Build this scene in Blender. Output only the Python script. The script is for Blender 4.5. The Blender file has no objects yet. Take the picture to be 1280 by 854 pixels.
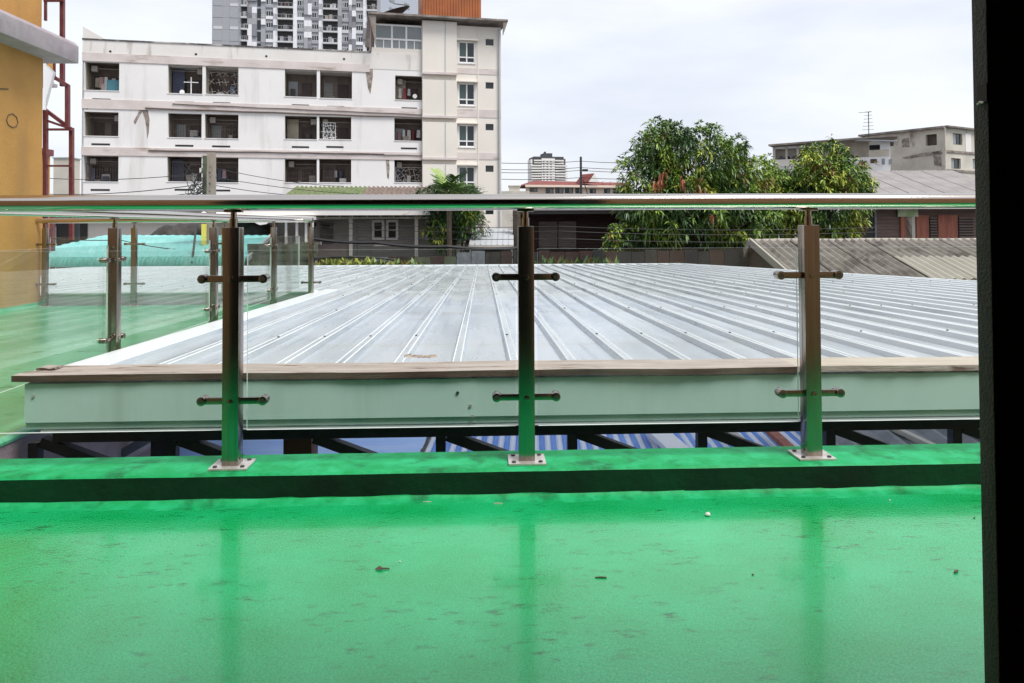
import bpy, bmesh, math, random
import numpy as np
from mathutils import Vector, Matrix
C = bpy.context.scene
COL = C.collection
R = math.radians
rnd = random.Random(7)

# ------------------------------------------------------------------ camera
E = 0.915                       # eye height above the balcony floor
FPX, PX0, HOR = 924.0, 640.0, 283.0
PSI, PITCH, ROLL = R(2.3), R(1.4), R(0.23)
CY = HOR - FPX * math.tan(PITCH)
EYE = Vector((0, 0, E))
FH = Vector((math.sin(PSI), math.cos(PSI), 0))
R0 = Vector((math.cos(PSI), -math.sin(PSI), 0))
FW = FH * math.cos(PITCH) + Vector((0, 0, math.sin(PITCH)))
U0 = R0.cross(FW)
RT = R0 * math.cos(ROLL) - U0 * math.sin(ROLL)
UP = U0 * math.cos(ROLL) + R0 * math.sin(ROLL)
cam = bpy.data.cameras.new('camera'); camo = bpy.data.objects.new('camera', cam); COL.objects.link(camo)
mw = Matrix.Identity(4)
for i in range(3):
    mw[i][0] = RT[i]; mw[i][1] = UP[i]; mw[i][2] = -FW[i]; mw[i][3] = EYE[i]
camo.matrix_world = mw
cam.sensor_width = 36; cam.lens = FPX / 1280 * 36; cam.sensor_fit = 'HORIZONTAL'
cam.shift_y = -(427 - CY) / 1280
cam.clip_start = 0.02; cam.clip_end = 6000
C.camera = camo

# ------------------------------------------------------------------ sky, sun, exposure
SUN_EL, SUN_AZ = R(62), R(133)      # azimuth clockwise from +Y
w = bpy.data.worlds.new('World'); C.world = w; w.use_nodes = True
nt = w.node_tree; N = nt.nodes; L = nt.links
bg = N['Background']
sky = N.new('ShaderNodeTexSky'); sky.sky_type = 'NISHITA'; sky.sun_disc = False
sky.sun_elevation = SUN_EL; sky.sun_rotation = SUN_AZ
sky.air_density = 1.0; sky.dust_density = 2.0
tc = N.new('ShaderNodeTexCoord')
mp = N.new('ShaderNodeMapping'); mp.inputs['Scale'].default_value = (1, 1, 3.2); mp.inputs['Location'].default_value = (0.35, 0.1, 0.2)
nz = N.new('ShaderNodeTexNoise'); nz.inputs['Scale'].default_value = 2.3; nz.inputs['Detail'].default_value = 7; nz.inputs['Roughness'].default_value = 0.52
rp = N.new('ShaderNodeValToRGB')
rp.color_ramp.elements[0].position = 0.38; rp.color_ramp.elements[0].color = (3.35, 3.45, 3.82, 1)
rp.color_ramp.elements[1].position = 0.62; rp.color_ramp.elements[1].color = (4.2, 4.25, 4.35, 1)
mx = N.new('ShaderNodeMix'); mx.data_type = 'RGBA'; mx.inputs[0].default_value = 0.86
L.new(tc.outputs['Generated'], mp.inputs[0]); L.new(mp.outputs[0], nz.inputs[0]); L.new(nz.outputs[0], rp.inputs[0])
L.new(sky.outputs[0], mx.inputs[6]); L.new(rp.outputs[0], mx.inputs[7]); L.new(mx.outputs[2], bg.inputs[0])
bg.inputs[1].default_value = 0.10
sl = bpy.data.lights.new('sun', 'SUN'); sl.energy = 1.5; sl.angle = R(22); sl.color = (1, 0.96, 0.9)
so = bpy.data.objects.new('sun', sl); COL.objects.link(so)
sd = Vector((math.sin(SUN_AZ) * math.cos(SUN_EL), math.cos(SUN_AZ) * math.cos(SUN_EL), math.sin(SUN_EL)))
so.rotation_euler = sd.to_track_quat('Z', 'Y').to_euler()
C.view_settings.view_transform = 'Standard'; C.view_settings.look = 'None'
C.view_settings.exposure = 1.3; C.view_settings.gamma = 1; C.view_settings.use_curve_mapping = False
C.cycles.max_bounces = 8; C.cycles.transparent_max_bounces = 16; C.cycles.caustics_reflective = False

# ------------------------------------------------------------------ measuring helpers (lines of sight -> places in the world)
def ray(px, py):
    return FW + RT * ((px - PX0) / FPX) + UP * ((CY - py) / FPX)
def atD(px, py, D):
    d = ray(px, py); return EYE + d * (D / d.dot(FH))
def onY(px, py, Y):
    d = ray(px, py); return EYE + d * (Y / d.y)
def onX(px, py, X):
    d = ray(px, py); return EYE + d * (X / d.x)
def onZ(px, py, Z):
    d = ray(px, py); return EYE + d * ((Z - E) / d.z)
GZ = -4.0                        # street level

# ------------------------------------------------------------------ materials
def M(name, col, rough=0.6, metal=0.0, col2=None, scale=4.0, lo=0.38, hi=0.66, bump=0.0, bscale=60.0,
      stain=None, stain_lo=0.55, stain_hi=0.75, stain_map=(1, 1, 0.12), stain_scale=2.0, rough2=None, spec=None, stretch=(1, 1, 1),
      coat=0.0, cluster=0.0):
    m = bpy.data.materials.new(name); m.use_nodes = True
    t = m.node_tree; n = t.nodes; l = t.links; b = n['Principled BSDF']
    b.inputs['Roughness'].default_value = rough; b.inputs['Metallic'].default_value = metal
    if spec is not None: b.inputs['Specular IOR Level'].default_value = spec
    if coat: b.inputs['Coat Weight'].default_value = coat; b.inputs['Coat Roughness'].default_value = 0.12
    tcn = n.new('ShaderNodeTexCoord'); oi = n.new('ShaderNodeObjectInfo')
    mul = n.new('ShaderNodeVectorMath'); mul.operation = 'SCALE'; mul.inputs[0].default_value = (37, 53, 71)
    add = n.new('ShaderNodeVectorMath'); add.operation = 'ADD'
    l.new(oi.outputs['Random'], mul.inputs['Scale']); l.new(tcn.outputs['Object'], add.inputs[0]); l.new(mul.outputs[0], add.inputs[1])
    vec = add.outputs[0]
    def noise(sc, det, mapscale):
        mp = n.new('ShaderNodeMapping'); mp.inputs['Scale'].default_value = mapscale
        nn = n.new('ShaderNodeTexNoise'); nn.inputs['Scale'].default_value = sc; nn.inputs['Detail'].default_value = det; nn.inputs['Roughness'].default_value = 0.6
        l.new(vec, mp.inputs[0]); l.new(mp.outputs[0], nn.inputs[0]); return nn.outputs[0]
    def ramp(src, a, z):
        mr = n.new('ShaderNodeMapRange'); mr.inputs[1].default_value = a; mr.inputs[2].default_value = z
        l.new(src, mr.inputs[0]); return mr.outputs[0]
    def mix(f, a, bb):
        x = n.new('ShaderNodeMix'); x.data_type = 'RGBA'
        l.new(f, x.inputs[0])
        for i, v in ((6, a), (7, bb)):
            if isinstance(v, tuple): x.inputs[i].default_value = (*v, 1)
            else: l.new(v, x.inputs[i])
        return x.outputs[2]
    c = tuple(col)
    if col2 is not None:
        f = ramp(noise(scale, 6, stretch), lo, hi)
        c = mix(f, tuple(col), tuple(col2))
        if rough2 is not None:
            mr = n.new('ShaderNodeMapRange'); mr.inputs[3].default_value = rough; mr.inputs[4].default_value = rough2
            l.new(f, mr.inputs[0]); l.new(mr.outputs[0], b.inputs['Roughness'])
    if stain is not None:
        sf = ramp(noise(stain_scale, 7, stain_map), stain_lo, stain_hi)
        if cluster:
            mm = n.new('ShaderNodeMath'); mm.operation = 'MULTIPLY'; l.new(sf, mm.inputs[0]); l.new(ramp(noise(cluster, 3, (1, 1, 1)), .40, .58), mm.inputs[1]); sf = mm.outputs[0]
        c = mix(sf, c, tuple(stain))
    if isinstance(c, tuple): b.inputs['Base Color'].default_value = (*c, 1)
    else: l.new(c, b.inputs['Base Color'])
    if bump:
        bp = n.new('ShaderNodeBump'); bp.inputs['Strength'].default_value = bump; bp.inputs['Distance'].default_value = 0.02
        l.new(noise(bscale, 5, stretch), bp.inputs['Height']); l.new(bp.outputs[0], b.inputs['Normal'])
    return m

def glass_mat(name, tint, ior=1.5, rough=0.0, dust=0.0):
    m = bpy.data.materials.new(name); m.use_nodes = True
    t = m.node_tree; n = t.nodes; l = t.links; n.remove(n['Principled BSDF'])
    tr = n.new('ShaderNodeBsdfTransparent'); tr.inputs[0].default_value = (*tint, 1)
    gl = n.new('ShaderNodeBsdfGlossy'); gl.inputs['Roughness'].default_value = rough
    fr = n.new('ShaderNodeFresnel'); fr.inputs[0].default_value = ior
    ms = n.new('ShaderNodeMixShader')
    ge = n.new('ShaderNodeNewGeometry'); mi = n.new('ShaderNodeMapRange'); mi.inputs[3].default_value = ior; mi.inputs[4].default_value = 1 / ior
    l.new(ge.outputs['Backfacing'], mi.inputs[0]); l.new(mi.outputs[0], fr.inputs[0])
    l.new(fr.outputs[0], ms.inputs[0]); l.new(tr.outputs[0], ms.inputs[1]); l.new(gl.outputs[0], ms.inputs[2])
    if dust:
        tcn = n.new('ShaderNodeTexCoord'); nn = n.new('ShaderNodeTexNoise'); nn.inputs['Scale'].default_value = 3.5; nn.inputs['Detail'].default_value = 8; nn.inputs['Roughness'].default_value = 0.7
        mpn = n.new('ShaderNodeMapping'); mpn.inputs['Scale'].default_value = (1, 1, .35)
        mr = n.new('ShaderNodeMapRange'); mr.inputs[1].default_value = .42; mr.inputs[2].default_value = .75; mr.inputs[4].default_value = dust
        df = n.new('ShaderNodeBsdfDiffuse'); df.inputs[0].default_value = (.75, .78, .76, 1); m2 = n.new('ShaderNodeMixShader')
        l.new(tcn.outputs['Object'], mpn.inputs[0]); l.new(mpn.outputs[0], nn.inputs[0]); l.new(nn.outputs[0], mr.inputs[0]); l.new(mr.outputs[0], m2.inputs[0]); l.new(ms.outputs[0], m2.inputs[1]); l.new(df.outputs[0], m2.inputs[2])
        l.new(m2.outputs[0], n['Material Output'].inputs[0])
    else: l.new(ms.outputs[0], n['Material Output'].inputs[0])
    return m

def translucent(m, col, f):
    # translucency added to opaque metal sheets so daylight reaches the roofs below
    n = m.node_tree.nodes; l = m.node_tree.links
    tr = n.new('ShaderNodeBsdfTranslucent'); tr.inputs[0].default_value = (*col, 1); ms = n.new('ShaderNodeMixShader'); ms.inputs[0].default_value = f
    l.new(n['Principled BSDF'].outputs[0], ms.inputs[1]); l.new(tr.outputs[0], ms.inputs[2]); l.new(ms.outputs[0], n['Material Output'].inputs[0])
def speckle(m, amt=0.35, sc=260.0):
    # fine grit in the paint: a small-scale noise multiplies the base colour
    n = m.node_tree.nodes; l = m.node_tree.links; b = n['Principled BSDF']; src = b.inputs['Base Color'].links[0].from_socket
    t = n.new('ShaderNodeTexCoord'); nn = n.new('ShaderNodeTexNoise'); nn.inputs['Scale'].default_value = sc; nn.inputs['Detail'].default_value = 3
    mr = n.new('ShaderNodeMapRange'); mr.inputs[1].default_value = .3; mr.inputs[2].default_value = .7; mr.inputs[3].default_value = 1 - amt; mr.inputs[4].default_value = 1 + amt
    x = n.new('ShaderNodeVectorMath'); x.operation = 'SCALE'
    l.new(t.outputs['Object'], nn.inputs[0]); l.new(nn.outputs[0], mr.inputs[0]); l.new(src, x.inputs[0]); l.new(mr.outputs[0], x.inputs['Scale']); l.new(x.outputs[0], b.inputs['Base Color'])
MT = {}
MT['green_floor'] = M('green_floor', (0.003, 0.345, 0.085), 0.10, col2=(0.014, 0.46, 0.165), scale=2.4, lo=0.34, hi=0.68, rough2=0.20, bump=0.14, bscale=90, spec=0.6,
                      stain=(0.003, 0.19, 0.045), stain_lo=0.56, stain_hi=0.70, stain_map=(1, 2.4, 1), stain_scale=17.0, coat=0.7, cluster=2.3)
speckle(MT['green_floor'])
MT['green_worn'] = M('green_worn', (0.05, 0.34, 0.155), 0.16, col2=(0.16, 0.46, 0.28), scale=1.4, lo=0.3, hi=0.7, rough2=0.30, bump=0.12, bscale=30,
                      stain=(0.02, 0.24, 0.09), stain_lo=0.58, stain_hi=0.70, stain_map=(1, 1.6, 1), stain_scale=6.0)
MT['green_kerb'] = M('green_kerb', (0.003, 0.30, 0.085), 0.55, col2=(0.02, 0.42, 0.165), scale=14, spec=0.25, bump=0.2, bscale=50,
                     stain=(0.004, 0.15, 0.045), stain_lo=0.52, stain_hi=0.68, stain_map=(1, 1, 1), stain_scale=9)
MT['kerb_shade'] = M('kerb_shade', (0.003, 0.012, 0.006), 0.7, col2=(0.002, 0.04, 0.016), scale=3.0, spec=0.25, bump=0.2, bscale=30)  # near-black colour paints the shade onto the kerb's front face
MT['steel'] = M('steel', (0.36, 0.325, 0.29), 0.18, 1.0, col2=(0.27, 0.245, 0.215), scale=3, rough2=0.25, stretch=(60, 60, 1.5))
MT['steel_rail'] = M('steel_rail', (0.58, 0.535, 0.49), 0.10, 1.0)
MT['steel_pale'] = M('steel_pale', (0.72, 0.70, 0.68), 0.42, 0.6, col2=(0.55, 0.5, 0.46), scale=30)
MT['bolt_dark'] = M('bolt_dark', (0.10, 0.095, 0.09), 0.4, 0.8)
MT['glass'] = glass_mat('glass', (0.975, 0.992, 0.984), dust=0.05)
MT['glass_edge'] = M('glass_edge', (0.80, 0.90, 0.87), 0.25)
MT['glass_dark'] = M('glass_dark', (0.02, 0.025, 0.03), 0.06)
MT['glass_grey'] = M('glass_grey', (0.20, 0.23, 0.24), 0.12, col2=(0.27, 0.29, 0.30), scale=0.7)
MT['glass_green'] = M('glass_green', (0.05, 0.085, 0.08), 0.08)
MT['roof_metal'] = M('roof_metal', (0.81, 0.855, 0.89), 0.22, 0.2, col2=(0.89, 0.92, 0.94), scale=1.6, rough2=0.36, bump=0.03, bscale=14, stretch=(1, .3, 1),
                     stain=(0.50, 0.55, 0.59), stain_lo=0.52, stain_hi=0.74, stain_map=(9.0, 0.35, 1), stain_scale=1.6)
translucent(MT['roof_metal'], (0.82, 0.9, 1.0), 0.33)
MT['roof_flash'] = M('roof_flash', (0.86, 0.89, 0.92), 0.3, 0.0, col2=(0.80, 0.84, 0.87), scale=2)
MT['fascia'] = M('fascia', (0.48, 0.68, 0.62), 0.3, 0.0, col2=(0.53, 0.73, 0.67), scale=1.2, stain=(0.42, 0.58, 0.52), stain_lo=0.55, stain_hi=0.75, stain_map=(3, 1, .15), bump=.03, bscale=5)
MT['flash_grey'] = M('flash_grey', (0.40, 0.45, 0.45), 0.4, col2=(0.46, 0.5, 0.5), scale=2)
MT['plank_edge'] = M('plank_edge', (0.05, 0.03, 0.022), 0.8, col2=(0.13, 0.085, 0.06), scale=5, stretch=(0.6, 9, 9), bump=.4)
MT['plank'] = M('plank', (0.38, 0.31, 0.27), 0.75, col2=(0.56, 0.50, 0.465), scale=5, stretch=(0.6, 9, 9), bump=0.5, bscale=30,
                stain=(0.13, 0.075, 0.05), stain_lo=0.57, stain_hi=0.68, stain_map=(0.9, 5, 4), stain_scale=4)
MT['plank_light'] = M('plank_light', (0.50, 0.43, 0.35), 0.75, col2=(0.62, 0.57, 0.5), scale=5, stretch=(0.6, 9, 9), bump=0.5, bscale=30)
MT['black_steel'] = M('black_steel', (0.012, 0.012, 0.013), 0.5, 0.0, col2=(0.03, 0.027, 0.025), scale=8)
MT['grey_steel'] = M('grey_steel', (0.20, 0.22, 0.24), 0.5, col2=(0.13, 0.14, 0.15), scale=6)
MT['rust_col'] = M('rust_col', (0.09, 0.028, 0.012), 0.6, col2=(0.14, 0.05, 0.02), scale=6)
MT['pinkwall'] = M('pinkwall', (0.30, 0.24, 0.25), 0.8, col2=(0.22, 0.18, 0.19), scale=6, bump=0.3)
MT['door_frame'] = M('door_frame', (0.035, 0.03, 0.03), 0.55, col2=(0.055, 0.045, 0.045), scale=60, bump=0.4, bscale=300)
MT['room'] = M('room', (0.10, 0.055, 0.035), 0.7, col2=(0.14, 0.08, 0.05), scale=2)
MT['soffit'] = M('soffit', (0.16, 0.085, 0.055), 0.7, col2=(0.2, 0.12, 0.08), scale=2)
MT['house_wall'] = M('house_wall', (0.50, 0.23, 0.13), 0.8, col2=(0.56, 0.29, 0.17), scale=1.5, bump=0.2)
MT['orange'] = M('orange', (0.50, 0.26, 0.068), 0.75, col2=(0.42, 0.21, 0.053), scale=1.6, bump=0.2, bscale=40, stain=(0.30, 0.17, 0.06), stain_lo=0.56, stain_hi=0.85, stain_map=(1, 1, .2), stain_scale=1.5)
MT['ledge'] = M('ledge', (0.36, 0.32, 0.34), 0.75, col2=(0.29, 0.25, 0.27), scale=6, bump=0.3)
MT['maroon'] = M('maroon', (0.13, 0.03, 0.04), 0.5, col2=(0.18, 0.06, 0.055), scale=9)
MT['white_panel'] = M('white_panel', (0.80, 0.80, 0.81), 0.5)
MT['white_wall'] = M('white_wall', (0.80, 0.79, 0.79), 0.75, col2=(0.75, 0.735, 0.73), scale=0.35, bump=0.05, stain=(0.52, 0.49, 0.47), stain_lo=0.56, stain_hi=0.82, stain_map=(1, 1, 0.13), stain_scale=0.8)
MT['cream_wall'] = M('cream_wall', (0.76, 0.72, 0.66), 0.75, col2=(0.71, 0.67, 0.61), scale=0.4, stain=(0.58, 0.52, 0.46), stain_lo=0.62, stain_hi=0.85, stain_map=(1, 1, 0.12), stain_scale=0.8)
MT['band'] = M('band', (0.66, 0.60, 0.585), 0.8, col2=(0.54, 0.47, 0.445), scale=0.7, lo=0.4, hi=0.75, stain=(0.34, 0.27, 0.22), stain_lo=0.57, stain_hi=0.7, stain_map=(0.35, 1, 1.4), stain_scale=1.0)
MT['parapet'] = M('parapet', (0.74, 0.72, 0.70), 0.8, col2=(0.69, 0.66, 0.63), scale=0.5, stain=(0.42, 0.38, 0.35), stain_lo=0.58, stain_hi=0.72, stain_map=(1.6, 1, 0.25), stain_scale=1.0)
MT['stain_mark'] = M('stain_mark', (0.17, 0.14, 0.12), 0.9, col2=(0.40, 0.34, 0.30), scale=3.5, lo=0.4, hi=0.65)
MT['coping'] = M('coping', (0.08, 0.07, 0.065), 0.8, col2=(0.5, 0.47, 0.44), scale=0.9, lo=0.45, hi=0.6)
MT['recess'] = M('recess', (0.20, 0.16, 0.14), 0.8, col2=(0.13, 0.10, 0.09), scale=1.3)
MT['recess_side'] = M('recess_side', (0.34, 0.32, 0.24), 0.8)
MT['dark'] = M('dark', (0.018, 0.016, 0.016), 0.6)
MT['door_brown'] = M('door_brown', (0.08, 0.055, 0.045), 0.6, col2=(0.05, 0.035, 0.03), scale=2)
MT['grille'] = M('grille', (0.34, 0.31, 0.28), 0.5)
MT['white_metal'] = M('white_metal', (0.82, 0.82, 0.82), 0.4)
MT['rust_sheet'] = M('rust_sheet', (0.40, 0.125, 0.035), 0.55, col2=(0.30, 0.09, 0.03), scale=1.0, stain=(0.2, 0.07, 0.03), stain_lo=0.6, stain_hi=0.8)
MT['slab_edge'] = M('slab_edge', (0.30, 0.26, 0.23), 0.8, col2=(0.12, 0.10, 0.09), scale=1.2)
MT['pipe_grey'] = M('pipe_grey', (0.42, 0.44, 0.46), 0.5)
for k, c in (('tw_grey', (0.34, 0.35, 0.38)), ('tw_dark', (0.22, 0.225, 0.25)), ('tw_white', (0.76, 0.77, 0.81)), ('tw_pale', (0.55, 0.56, 0.58)), ('tw_blue', (0.40, 0.43, 0.50))):
    MT[k] = M(k, c, 0.7)
MT['far_white'] = M('far_white', (0.74, 0.72, 0.70), 0.7)
MT['far_dark'] = M('far_dark', (0.10, 0.09, 0.09), 0.7)
MT['far_cap'] = M('far_cap', (0.06, 0.065, 0.08), 0.7)
MT['red_tile'] = M('red_tile', (0.22, 0.055, 0.045), 0.8, col2=(0.16, 0.04, 0.035), scale=1)
MT['pink_cream'] = M('pink_cream', (0.74, 0.62, 0.52), 0.8)
MT['fibro'] = M('fibro', (0.225, 0.205, 0.18), 0.85, col2=(0.13, 0.115, 0.10), scale=1.6, stain=(0.07, 0.062, 0.055), stain_lo=0.52, stain_hi=0.68, stain_map=(1, 1, 1), stain_scale=1.6, bump=0.2)
MT['fibro_new'] = M('fibro_new', (0.38, 0.355, 0.305), 0.8, col2=(0.34, 0.315, 0.265), scale=2)
MT['fibro_pink'] = M('fibro_pink', (0.31, 0.285, 0.28), 0.85, col2=(0.25, 0.23, 0.225), scale=1.0, stretch=(1, 1, 3))
MT['moss_tile'] = M('moss_tile', (0.09, 0.15, 0.04), 0.9, col2=(0.20, 0.19, 0.12), scale=3)
MT['brown_tile'] = M('brown_tile', (0.22, 0.165, 0.135), 0.85, col2=(0.12, 0.085, 0.07), scale=3)
MT['siding'] = M('siding', (0.44, 0.42, 0.39), 0.8, col2=(0.36, 0.34, 0.31), scale=1.5)
MT['dark_wood'] = M('dark_wood', (0.055, 0.026, 0.022), 0.8, col2=(0.035, 0.018, 0.016), scale=3, stretch=(0.4, 1, 4))
MT['shutter'] = M('shutter', (0.20, 0.165, 0.15), 0.75, col2=(0.15, 0.12, 0.11), scale=3)
MT['wood_wall'] = M('wood_wall', (0.20, 0.14, 0.12), 0.85, col2=(0.12, 0.085, 0.075), scale=2, stretch=(0.5, 1, 5))
MT['salmon'] = M('salmon', (0.38, 0.135, 0.085), 0.75, col2=(0.24, 0.085, 0.06), scale=3, stretch=(6, 6, 0.4))
MT['sign_green'] = M('sign_green', (0.32, 0.45, 0.22), 0.6, col2=(0.6, 0.62, 0.5), scale=2.5)
MT['teal'] = M('teal', (0.19, 0.56, 0.54), 0.42, col2=(0.26, 0.62, 0.61), scale=1.2, stain=(0.07, 0.27, 0.24), stain_lo=0.6, stain_hi=0.75, stain_map=(1, 1, 1), stain_scale=1.5)
MT['teal_dark'] = M('teal_dark', (0.06, 0.30, 0.26), 0.5, col2=(0.13, 0.43, 0.39), scale=6, stretch=(3, 1, 0.3))
MT['tarp'] = M('tarp', (0.02, 0.018, 0.017), 0.7, col2=(0.05, 0.042, 0.035), scale=4, bump=0.6, bscale=8)
MT['moss_wall'] = M('moss_wall', (0.10, 0.12, 0.07), 0.9, col2=(0.05, 0.055, 0.04), scale=2.5, stain=(0.25, 0.25, 0.2), stain_lo=0.6, stain_hi=0.75, stain_map=(1, 1, 1), bump=0.4)
MT['concrete'] = M('concrete', (0.30, 0.26, 0.22), 0.85, col2=(0.20, 0.17, 0.14), scale=4, stretch=(1, 1, .3))
MT['conc_wall'] = M('conc_wall', (0.60, 0.55, 0.47), 0.85, col2=(0.46, 0.42, 0.36), scale=0.7, stain=(0.16, 0.12, 0.09), stain_lo=0.56, stain_hi=0.68, stain_map=(1, 1, 0.5), stain_scale=0.6)
MT['conc_grey'] = M('conc_grey', (0.60, 0.57, 0.50), 0.85, col2=(0.48, 0.455, 0.40), scale=0.6, stain=(0.22, 0.2, 0.17), stain_lo=0.6, stain_hi=0.75, stain_map=(1, 1, 0.3), stain_scale=0.8)
MT['tan_wall'] = M('tan_wall', (0.42, 0.37, 0.29), 0.8, col2=(0.24, 0.21, 0.17), scale=0.8)
MT['asphalt'] = M('asphalt', (0.10, 0.10, 0.095), 0.9, col2=(0.16, 0.155, 0.145), scale=0.2)
MT['cable'] = M('cable', (0.02, 0.02, 0.022), 0.6)
MT['yellow'] = M('yellow', (0.70, 0.55, 0.10), 0.6)
MT['blue_sheet'] = M('blue_sheet', (0.11, 0.26, 0.70), 0.5, col2=(0.17, 0.34, 0.76), scale=3, stain=(0.3, 0.36, 0.5), stain_lo=0.6, stain_hi=0.8, stain_map=(1, 1, 1))
MT['blue_white'] = M('blue_white', (0.82, 0.85, 0.90), 0.5, col2=(0.72, 0.77, 0.86), scale=3)
MT['blue_white_flat'] = M('blue_white_flat', (0.50, 0.68, 0.99), 0.5, col2=(0.34, 0.52, 0.94), scale=2.0, stretch=(0.3, 3, 3), bump=0.3, bscale=7)
MT['bark'] = M('bark', (0.075, 0.055, 0.04), 0.9, col2=(0.12, 0.095, 0.075), scale=6, stretch=(3, 3, 0.6), bump=0.6)
for k, c, r in (('leaf_dark', (0.042, 0.095, 0.026), .42), ('leaf_mid', (0.115, 0.215, 0.038), .46), ('leaf_light', (0.25, 0.38, 0.055), .5), ('leaf_yellow', (0.40, 0.45, 0.06), .5),
                ('leaf_red', (0.30, 0.085, 0.035), .5), ('leaf_bronze', (0.17, 0.115, 0.03), .5), ('leaf_grass', (0.22, 0.25, 0.06), .6)):
    m = M(k, c, r, col2=tuple(x * 0.75 for x in c), scale=0.8)
    MT[k] = m
MT['pebble'] = M('pebble', (0.62, 0.62, 0.6), 0.8)
MT['twig'] = M('twig', (0.12, 0.085, 0.06), 0.8)
MT['twig_pale'] = M('twig_pale', (0.55, 0.47, 0.38), 0.8)
MT['paper'] = M('paper', (0.45, 0.38, 0.33), 0.8, col2=(0.16, 0.11, 0.09), scale=20)
MT['cloth_red'] = M('cloth_red', (0.22, 0.04, 0.05), 0.9); MT['cloth_white'] = M('cloth_white', (0.55, 0.53, 0.52), 0.9)
MT['cloth_blue'] = M('cloth_blue', (0.08, 0.09, 0.14), 0.9); MT['cloth_pink'] = M('cloth_pink', (0.34, 0.22, 0.22), 0.9); MT['cloth_teal'] = M('cloth_teal', (0.05, 0.16, 0.2), 0.8)
MT['sign_red'] = M('sign_red', (0.50, 0.03, 0.03), 0.5)
MT['cyan_blue'] = M('cyan_blue', (0.11, 0.14, 0.19), 0.6)

# ------------------------------------------------------------------ building helpers
class MB:
    def __init__(s): s.v = []; s.f = []; s.mi = []; s.cur = 0
    def add(s, vs, fs):
        o = len(s.v); s.v += [tuple(p) for p in vs]
        s.f += [tuple(i + o for i in f) for f in fs]; s.mi += [s.cur] * len(fs); return s
    def box(s, x0, x1, y0, y1, z0, z1):
        if x0 > x1: x0, x1 = x1, x0
        if y0 > y1: y0, y1 = y1, y0
        if z0 > z1: z0, z1 = z1, z0
        return s.add([(x0,y0,z0),(x1,y0,z0),(x1,y1,z0),(x0,y1,z0),(x0,y0,z1),(x1,y0,z1),(x1,y1,z1),(x0,y1,z1)],
                     [(3,2,1,0),(4,5,6,7),(0,1,5,4),(1,2,6,5),(2,3,7,6),(3,0,4,7)])
    def bar(s, a, b, w, h=None, up=(0, 0, 1)):
        h = w if h is None else h
        a = Vector(a); b = Vector(b); d = (b - a).normalized(); up = Vector(up)
        if abs(d.dot(up)) > 0.98: up = Vector((0, 1, 0))
        r = d.cross(up).normalized(); u = r.cross(d)
        vs = []
        for p in (a, b):
            for sx, sz in ((-1,-1),(1,-1),(1,1),(-1,1)): vs.append(p + r * (sx * w / 2) + u * (sz * h / 2))
        return s.add(vs, [(0,1,2,3),(7,6,5,4),(0,4,5,1),(1,5,6,2),(2,6,7,3),(3,7,4,0)])
    def tube(s, pts, r, n=8, caps=True):
        pts = [Vector(p) for p in pts]; rs = r if isinstance(r, (list, tuple)) else [r] * len(pts)
        o = len(s.v); k = len(pts)
        ref = None
        for i, p in enumerate(pts):
            d = (pts[min(i+1, k-1)] - pts[max(i-1, 0)]).normalized()
            if ref is None: ref = d.orthogonal().normalized()
            x = (ref - d * ref.dot(d)).normalized(); ref = x; y = d.cross(x)
            for j in range(n):
                a = 2 * math.pi * j / n; s.v.append(tuple(p + x * (rs[i] * math.cos(a)) + y * (rs[i] * math.sin(a))))
        for i in range(k - 1):
            for j in range(n):
                s.f.append((o+i*n+j, o+i*n+(j+1)%n, o+(i+1)*n+(j+1)%n, o+(i+1)*n+j)); s.mi.append(s.cur)
        if caps:
            s.f.append(tuple(o + j for j in reversed(range(n)))); s.mi.append(s.cur)
            s.f.append(tuple(o + (k-1)*n + j for j in range(n))); s.mi.append(s.cur)
        return s
    def prism(s, poly, vec):
        v = Vector(vec); n = len(poly); vs = [Vector(p) for p in poly]; vs += [p + v for p in vs[:n]]
        return s.add(vs, [tuple(reversed(range(n))), tuple(range(n, 2*n))] + [(i, (i+1) % n, n + (i+1) % n, n + i) for i in range(n)])
    def quad(s, *p): return s.add(p, [tuple(range(len(p)))])
    def mesh(s, name, mats, smooth=False, bevel=0.0, fix=True):
        me = bpy.data.meshes.new(name)
        me.from_pydata(s.v, [], s.f)
        mats = mats if isinstance(mats, (list, tuple)) else [mats]
        for m in mats: me.materials.append(MT[m])
        if len(mats) > 1: me.polygons.foreach_set('material_index', s.mi)
        if fix or bevel:
            b = bmesh.new(); b.from_mesh(me)
            if fix: bmesh.ops.recalc_face_normals(b, faces=b.faces)
            if bevel:
                ed = [e for e in b.edges if len(e.link_faces) == 2 and e.calc_face_angle(0) > 0.6]
                bmesh.ops.bevel(b, geom=ed, offset=bevel, segments=2, affect='EDGES', profile=0.6, clamp_overlap=True)
            b.to_mesh(me); b.free()
        if smooth or bevel:
            me.shade_smooth(); me.set_sharp_from_angle(angle=R(38))
        return me
    def build(s, name, mats, parent=None, **k):
        o = bpy.data.objects.new(name, s.mesh(name, mats, **k)); COL.objects.link(o)
        if parent is not None: o.parent = parent
        return o
def tag(o, label=None, cat=None, group=None, kind=None):
    if label: o['label'] = label
    if cat: o['category'] = cat
    if group: o['group'] = group
    if kind: o['kind'] = kind
    return o
def thing(name, label, cat, loc=(0, 0, 0), rz=0, group=None):
    o = bpy.data.objects.new(name, None); COL.objects.link(o)
    o.location = loc; o.rotation_euler = (0, 0, rz); o.empty_display_size = 0.2
    return tag(o, label, cat, group)
def inst(name, me, parent, loc=(0, 0, 0), rot=(0, 0, 0), scale=(1, 1, 1)):
    o = bpy.data.objects.new(name, me); COL.objects.link(o); o.parent = parent
    o.location = loc; o.rotation_euler = rot; o.scale = scale
    return o
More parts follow.
